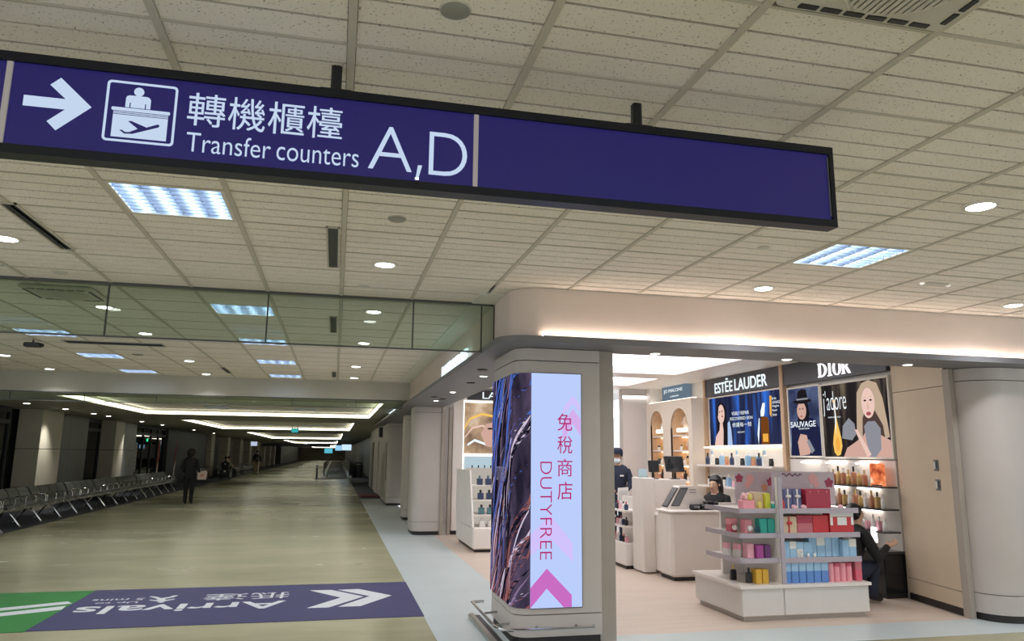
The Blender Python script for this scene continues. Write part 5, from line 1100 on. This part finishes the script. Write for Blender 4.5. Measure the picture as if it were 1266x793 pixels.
# cashier in navy with cap and mask, paper in hands
J, hp = standing(1.68, {'R': ((.06,.23,1.16),(.26,.12,1.02),(.8,.5,.1)), 'L': ((.06,.23,1.16),(.26,.10,1.02),(.8,-.5,.1))}, .03)
t = figure('person', 'cashier in navy uniform with cap and white mask standing left of the cash desk', (4.56, 11.75, 0), -PI*.62, J, {'bottom': NAVY, 'top': NAVY, 'skin': SKIN, 'shoe': SHOE})
facial(t, hp, (1,0,0), MASK); hair_cap(t, hp, (1,0,0), HAIR)
c = Vector(hp)+Vector((0,0,.185)); MB().lathe([(.1,-.02),(.102,.0),(.095,.05),(.06,.08),(.001,.085)], tuple(c), 18).build('cap', NAVY, t, True); MB().prism([(c.x+.05,-.07),(c.x+.16,-.05),(c.x+.175,0),(c.x+.16,.05),(c.x+.05,.07)], c.z-.02, c.z-.01).build('cap_peak', NAVY, t)
MB().box(.112,.122,.045,.105,1.27,1.295).build('name_badge', WB, t)
t = thing('paper_sheet', 'white paper in the cashier hands', 'paper', (4.50, 11.36, .86), .3); MB().prism([(-.11,0),(.12,.02),(.11,.25),(-.1,.24)], -.002, .002, 'y').build('sheet', WB, t); MB().prism([(-.09,.01),(.1,.03),(.09,.2),(-.08,.19)], -.004, -.0022, 'y').build('second_sheet', M('paper_grey', (206,206,204), .7, var=.02), t)
# seated poses
def seated(seat=.45, lean=.0, arms=None, zones=('top','bottom'), knee=(.42,.47), foot=(.44,.0), drop=0.0, headfwd=(1,0,-.1)):
    top, bot = zones; J = {}; z = seat+.09
    J['pelvis'] = ((0,0,z), (.13,.15), None, bot); J['waist'] = ((lean*.3,0,z+.17), (.105,.13), 'pelvis', top); J['chest'] = ((lean*.75,0,z+.38), (.12,.155), 'waist', top); J['collar'] = ((lean,0,z+.49), (.08,.1), 'chest', top); np_ = (lean*1.15+.02,0,z+.555-drop)
    J['neck'] = (np_, .048, 'collar', 'skin'); head(J, np_, headfwd)
    for s_, sg in (('L',1),('R',-1)):
        A = (arms or {}).get(s_, ((lean+.02,.24,z+.22),(lean+.25,.16,z+.16),(1,-.1*sg,-.2)))
        J[s_+'sh'] = ((lean-.01,sg*.165,z+.47), .058, 'collar', top); J[s_+'el'] = ((A[0][0],sg*A[0][1],A[0][2]), .044, s_+'sh', top); J[s_+'wr'] = ((A[1][0],sg*A[1][1],A[1][2]), .03, s_+'el', top); hand(J, s_, s_+'wr', A[2], (0,-sg,.3))
        J[s_+'hip'] = ((.06,sg*.09,z-.01), .088, 'pelvis', bot); J[s_+'kn'] = ((knee[0],sg*.1,knee[1]), .062, s_+'hip', bot); J[s_+'an'] = ((foot[0],sg*.1,.1), .043, s_+'kn', 'shin'); J[s_+'heel'] = ((foot[0]-.05,sg*.1,.045), .036, s_+'an', 'shoe'); J[s_+'toe'] = ((foot[0]+.14,sg*.11,.035), .032, s_+'an', 'shoe')
    return J, np_
def stool(label, x, y, seat, r=.17):
    t = thing('stool', label, 'stool', (x, y, 0)); MB().lathe([(r*.9,seat-.06),(r,seat-.04),(r,seat-.01),(r*.85,seat)], n=18).build('cushion', BLACK, t, True); MB().lathe([(r*.95,0),(r*.95,.015),(.03,.03),(.025,seat-.06)], n=18).build('pedestal', STEEL, t, True)
J, hp = seated(.47, .08, {'L': ((.12,.22,.78),(.34,.12,.84),(1,-.2,0)), 'R': ((.12,.22,.78),(.34,.12,.84),(1,.2,0))}, drop=.03, headfwd=(1,0,-.35))
t = figure('person', 'woman with long dark hair in black, seated behind the gondola looking down', (5.62, 10.3, 0), -PI*.86, J, {'bottom': BLKC, 'top': BLKC, 'skin': SKIN, 'shin': BLKC, 'shoe': SHOE}); hair_cap(t, hp, (1,0,0), HAIR, (.1,.105,.1), .022, .34, False, .075); facial(t, hp, (1,0,0)); stool('black stool under the seated woman in the shop', 5.62, 10.3, .47)
J, hp = seated(.22, .16, {'L': ((.30,.22,.52),(.46,.16,.60),(1,-.1,.2)), 'R': ((.28,.22,.48),(.50,.14,.62),(1,.1,.2))}, knee=(.34,.44), foot=(.26,0), drop=.02)
t = figure('person', 'man in dark suit crouching on a low stool at the perfume shelves', (5.70, 7.66, 0), .1, J, {'bottom': NAVY, 'top': BLKC, 'skin': SKIN, 'shin': NAVY, 'shoe': SHOE}); hair_cap(t, hp, (1,0,0), HAIR); facial(t, hp, (1,0,0)); stool('low black stool under the crouching man', 5.70, 7.66, .22)
J, hp = seated(.43, -.06, None, knee=(.44,.46), foot=(.50,0))
t = figure('person', 'seated person with bare leg and grey shoe at the left picture edge', (-6.60, 16.0, 0), .03, J, {'bottom': M('shorts_cloth', (176,160,130), .8, var=.06), 'top': M('grey_shirt', (120,110,110), .8, var=.05), 'skin': SKIN, 'shin': SKIN, 'shoe': M('grey_shoe', (120,118,116), .6, var=.05)}); hair_cap(t, hp, (1,0,0), HAIR); facial(t, hp, (1,0,0))
# distant people
J, hp = standing(1.72, None, .05); t = figure('person', 'distant man in dark top and beige trousers walking away with a backpack', (-5.3, 55.7, 0), PI/2, J, {'bottom': M('beige_cloth', (150,136,110), .8, var=.06), 'top': BLKC, 'skin': SKIN, 'shoe': SHOE}, subdiv=1); hair_cap(t, hp, (1,0,0), HAIR); facial(t, hp, (1,0,0))
t = thing('backpack', 'dark backpack on the distant walking man', 'backpack', (-5.3, 55.49, 1.0)); MB().cbox(-.17,.17,-.1,.1,0,.48,.05).build('sack', BLKC, t); MB().cbox(-.13,.13,-.14,-.09,.05,.25,.03).build('front_pocket', DARK, t)
for i, (y, lab, tp) in enumerate(((50.0,'distant person in black seated by the luggage trolley',BLKC),(51.2,'distant person in pale clothes seated beside the person in black',M('pale_cloth',(170,150,116),.8,var=.06)))):
    J, hp = seated(.43, .02, None, knee=(.44,.46), foot=(.5,0)); t = figure('person', lab, (-6.62, y, 0), 0, J, {'bottom': BLKC, 'top': tp, 'skin': SKIN, 'shin': BLKC, 'shoe': SHOE}, subdiv=1); hair_cap(t, hp, (1,0,0), HAIR); facial(t, hp, (1,0,0))

# ---- luggage trolley and cases
t = thing('luggage_trolley', 'dark luggage trolley standing beyond the walking woman', 'trolley', (-6.1, 46.3, 0)); MB().box(-.3,.3,-.45,.45,.14,.2).build('deck', DARK, t)
MB().tube([(-.28,.42,.2),(-.28,.5,.95),(.28,.5,.95),(.28,.42,.2)], .02, 8).build('handle_frame', STEEL, t, True); MB().box(-.27,.27,.44,.47,.45,.8).build('back_panel', BLACK, t)
for x, y in ((-.25,-.35),(.25,-.35),(-.25,.35),(.25,.35)): MB().tube([(x-.025,y,.075),(x+.025,y,.075)], .075, 12).build('wheel', BLACK, t, True)
for i, (z, h, w_, lab) in enumerate(((.2,.42,.28,'large dark suitcase on the luggage trolley'),(.672,.34,.22,'black bag on top of the suitcase'))):
    q = thing('suitcase', lab, 'suitcase', (-6.1, 46.2, z+.001)); MB().cbox(-w_,w_,-.2,.2,0,h,.04).build('shell', BLACK if i else M('case_shell', (44,46,52), .4, var=.06), q); MB().tube([(-.08,0,h),(-.07,0,h+.04),(.07,0,h+.04),(.08,0,h)], .01, 6).build('handle', DARK, q, True); MB().box(-.05,.05,-.204,-.2,h*.6,h*.8).build('tag', WB, q)

# ---- moving walkway
t = thing('moving_walkway', 'moving walkway with glass sides far down the corridor', 'walkway', (0, 48, 0)); MB().box(-1.15,1.1,-.2,.9,.0,.02).build('entry_plate', DARK, t); MB().box(-.5,.9,.9,95,.0,.03).build('tread_belt', M('tread', (64,68,70), .6, .3, var=.06), t)
for x in (-.62, 1.02):
    MB().box(x-.14,x+.14,2.6,95,.0,.12).build('skirt', STEEL, t); MB().box(x-.008,x+.008,2.8,95,.12,.88).build('balustrade', GLASSD, t); MB().tube([(x,2.9,.1),(x,2.6,.3),(x,2.55,.6),(x,2.7,.88),(x,3.0,.95),(x,95,.95)], .04, 8).build('handrail', BLACK, t, True)
for x, lab in ((-1.0,'left steel bollard before the moving walkway'),(1.35,'right dark bin beside the moving walkway')):
    q = thing('bollard' if x < 0 else 'litter_bin', lab, 'bollard' if x < 0 else 'bin', (x if x < 0 else 1.62, 47.5 if x < 0 else 52, 0)); r = .06 if x < 0 else .26; h = .85 if x < 0 else 1.0
    MB().lathe([(r*1.3,0),(r*1.3,.03),(r,.05),(r,h-.05),(r*.7,h)], n=14).build('post', DARK, q, True); MB().lathe([(r*1.02,h-.16),(r*1.02,h-.1)], n=14).build('band', STEEL, q, True)
# ---- signs, banners and exit light down the corridor
t = thing('exit_sign', 'small green glowing exit light above the glass doors', 'sign', (-7.82, 34.6, 1.98)); MB().box(-.03,.03,-.14,.14,0,.15).build('case', DARK, t); MB().box(.031,.034,-.11,.11,.025,.125).build('lit_face', glow('exit_green', (40,220,130), 3), t)
for i, (y, lab) in enumerate(((35.6,'left narrow red and white banner by the glass doors'),(39.2,'right narrow red and white banner on the dark wall'))):
    q = thing('banner', lab, 'banner', (-7.52, y, 0)); MB().tube([(0,0,.02),(0,0,2.1)], .015, 6).build('pole', STEEL, q, True); MB().lathe([(.18,0),(.18,.02),(.03,.03)], n=14).build('base', DARK, q, True)
    MB().prism([(-.12,.9),(.14,1.15),(.22,2.05),(.02,2.1)], .0, .012, 'x').build('red_cloth', M('banner_red', (176,60,66), .7, var=.05), q); MB().prism([(-.12,.5),(.03,.4),(.14,1.13),(-.1,.88)], .0, .012, 'x').build('white_cloth', WB, q)
t = thing('notice_board', 'tall pale printed notice beside the glass doors', 'notice', (-7.888, 33.25, .75)); MB().box(0,.02,-.15,.15,0,1.15).build('board', M('notice_grey', (128,130,124), .5, var=.04), t)
for i in range(6): MB().box(.021,.023,-.1,.1,.12+.17*i,.2+.17*i).build('print_block', M('notice_light', (164,166,158), .5, var=.03), t)
def hang(name, label, x, y, w_, h, z1, mat, zt=ZS):
    q = thing(name, label, 'sign', (x, y, z1-h)); MB().cbox(-w_/2,w_/2,-.05,.05,0,h,.01).build('case', BLACK, q); MB().box(-w_/2+.02,w_/2-.02,-.053,-.051,.02,h-.02).build('face', mat, q)
    for s_ in (-.35,.35): MB().tube([(w_*s_,0,h),(w_*s_,0,h+zt-z1)], .012, 6).build('hanger', BLACK, q)
hang('gate_sign', 'small hanging gate sign with glowing white symbol far on the left', -5.2, 52, .45, .32, 2.3, glow('gate_face', (170,180,200), 1.2))
hang('hanging_sign', 'wide black hanging sign across the far corridor', -3.2, 66, 5.6, .25, 2.35, M('dark_face', (34,36,40), .4, var=.05))
hang('hanging_sign', 'tiny teal hanging sign in the second coffer', -1.9, 37, .35, .22, 2.74, glow('teal_face', (60,170,170), 1.0), 2.84)
for i, (x, y, c_) in enumerate(((.9,62,(190,220,240)),(.4,70,(140,190,220)),(-.6,75,(80,170,190)))):
    hang('hanging_sign', ['distant pale blue lit sign above the walkway right','distant smaller blue lit sign above the walkway','distant teal lit sign left above the walkway'][i], x, y, .8, .5, 2.3-.25*(i > 1), glow(f'far_face{i}', c_, 1.2), 2.84 if i == 2 else ZS)
t = thing('wall_clock_box', 'black square box sign high on the beige wall beyond the shop', 'sign', (1.66, 28.5, 2.2)); MB().cbox(-.08,.08,-.3,.3,0,.36,.01).build('case', BLACK, t); MB().box(-.083,-.081,-.25,.25,.04,.32).build('face', DARK, t)
t = thing('wall_sign', 'small black square sign above red lettering between the shop pillars', 'sign', (2.07, 20.6, 2.1)); MB().box(-.03,.03,-.35,.35,0,.3).build('plate', BLACK, t); MB().box(-.033,-.031,-.05,.05,-.9,-.05).build('red_marks', M('red_mark', (170,70,60), .5, var=.1, vs_=20), t)
t = thing('door_mat', 'dark red mat on the carpet beyond the shop', 'mat', (1.35, 29.5, .001)); MB().cbox(-.35,.35,-.9,.9,0,.03,.01).build('pad', M('mat_red', (110,40,52), .9, var=.1, vs_=30), t); MB().box(-.33,.33,-.88,.88,.03,.034).build('pile', M('mat_red2', (96,36,48), .95, var=.12, vs_=60), t)
t = struct(MB().box(1.70,1.745,31,33,.0,2.1).build('door_2', BEIGE), 'beige service door in the wall beyond the shop'); MB().tube([(1.68,32.8,1.0),(1.66,32.8,1.0),(1.66,32.65,1.0)], .012, 6).build('door_handle', STEEL, t)
t = struct(MB().box(1.70,1.745,35,36.4,.0,2.1).build('door_3', M('grey_door', (120,120,116), .5, var=.04)), 'grey service door farther along the beige wall'); MB().tube([(1.68,36.2,1.0),(1.66,36.2,1.0),(1.66,36.05,1.0)], .012, 6).build('door_handle', STEEL, t)
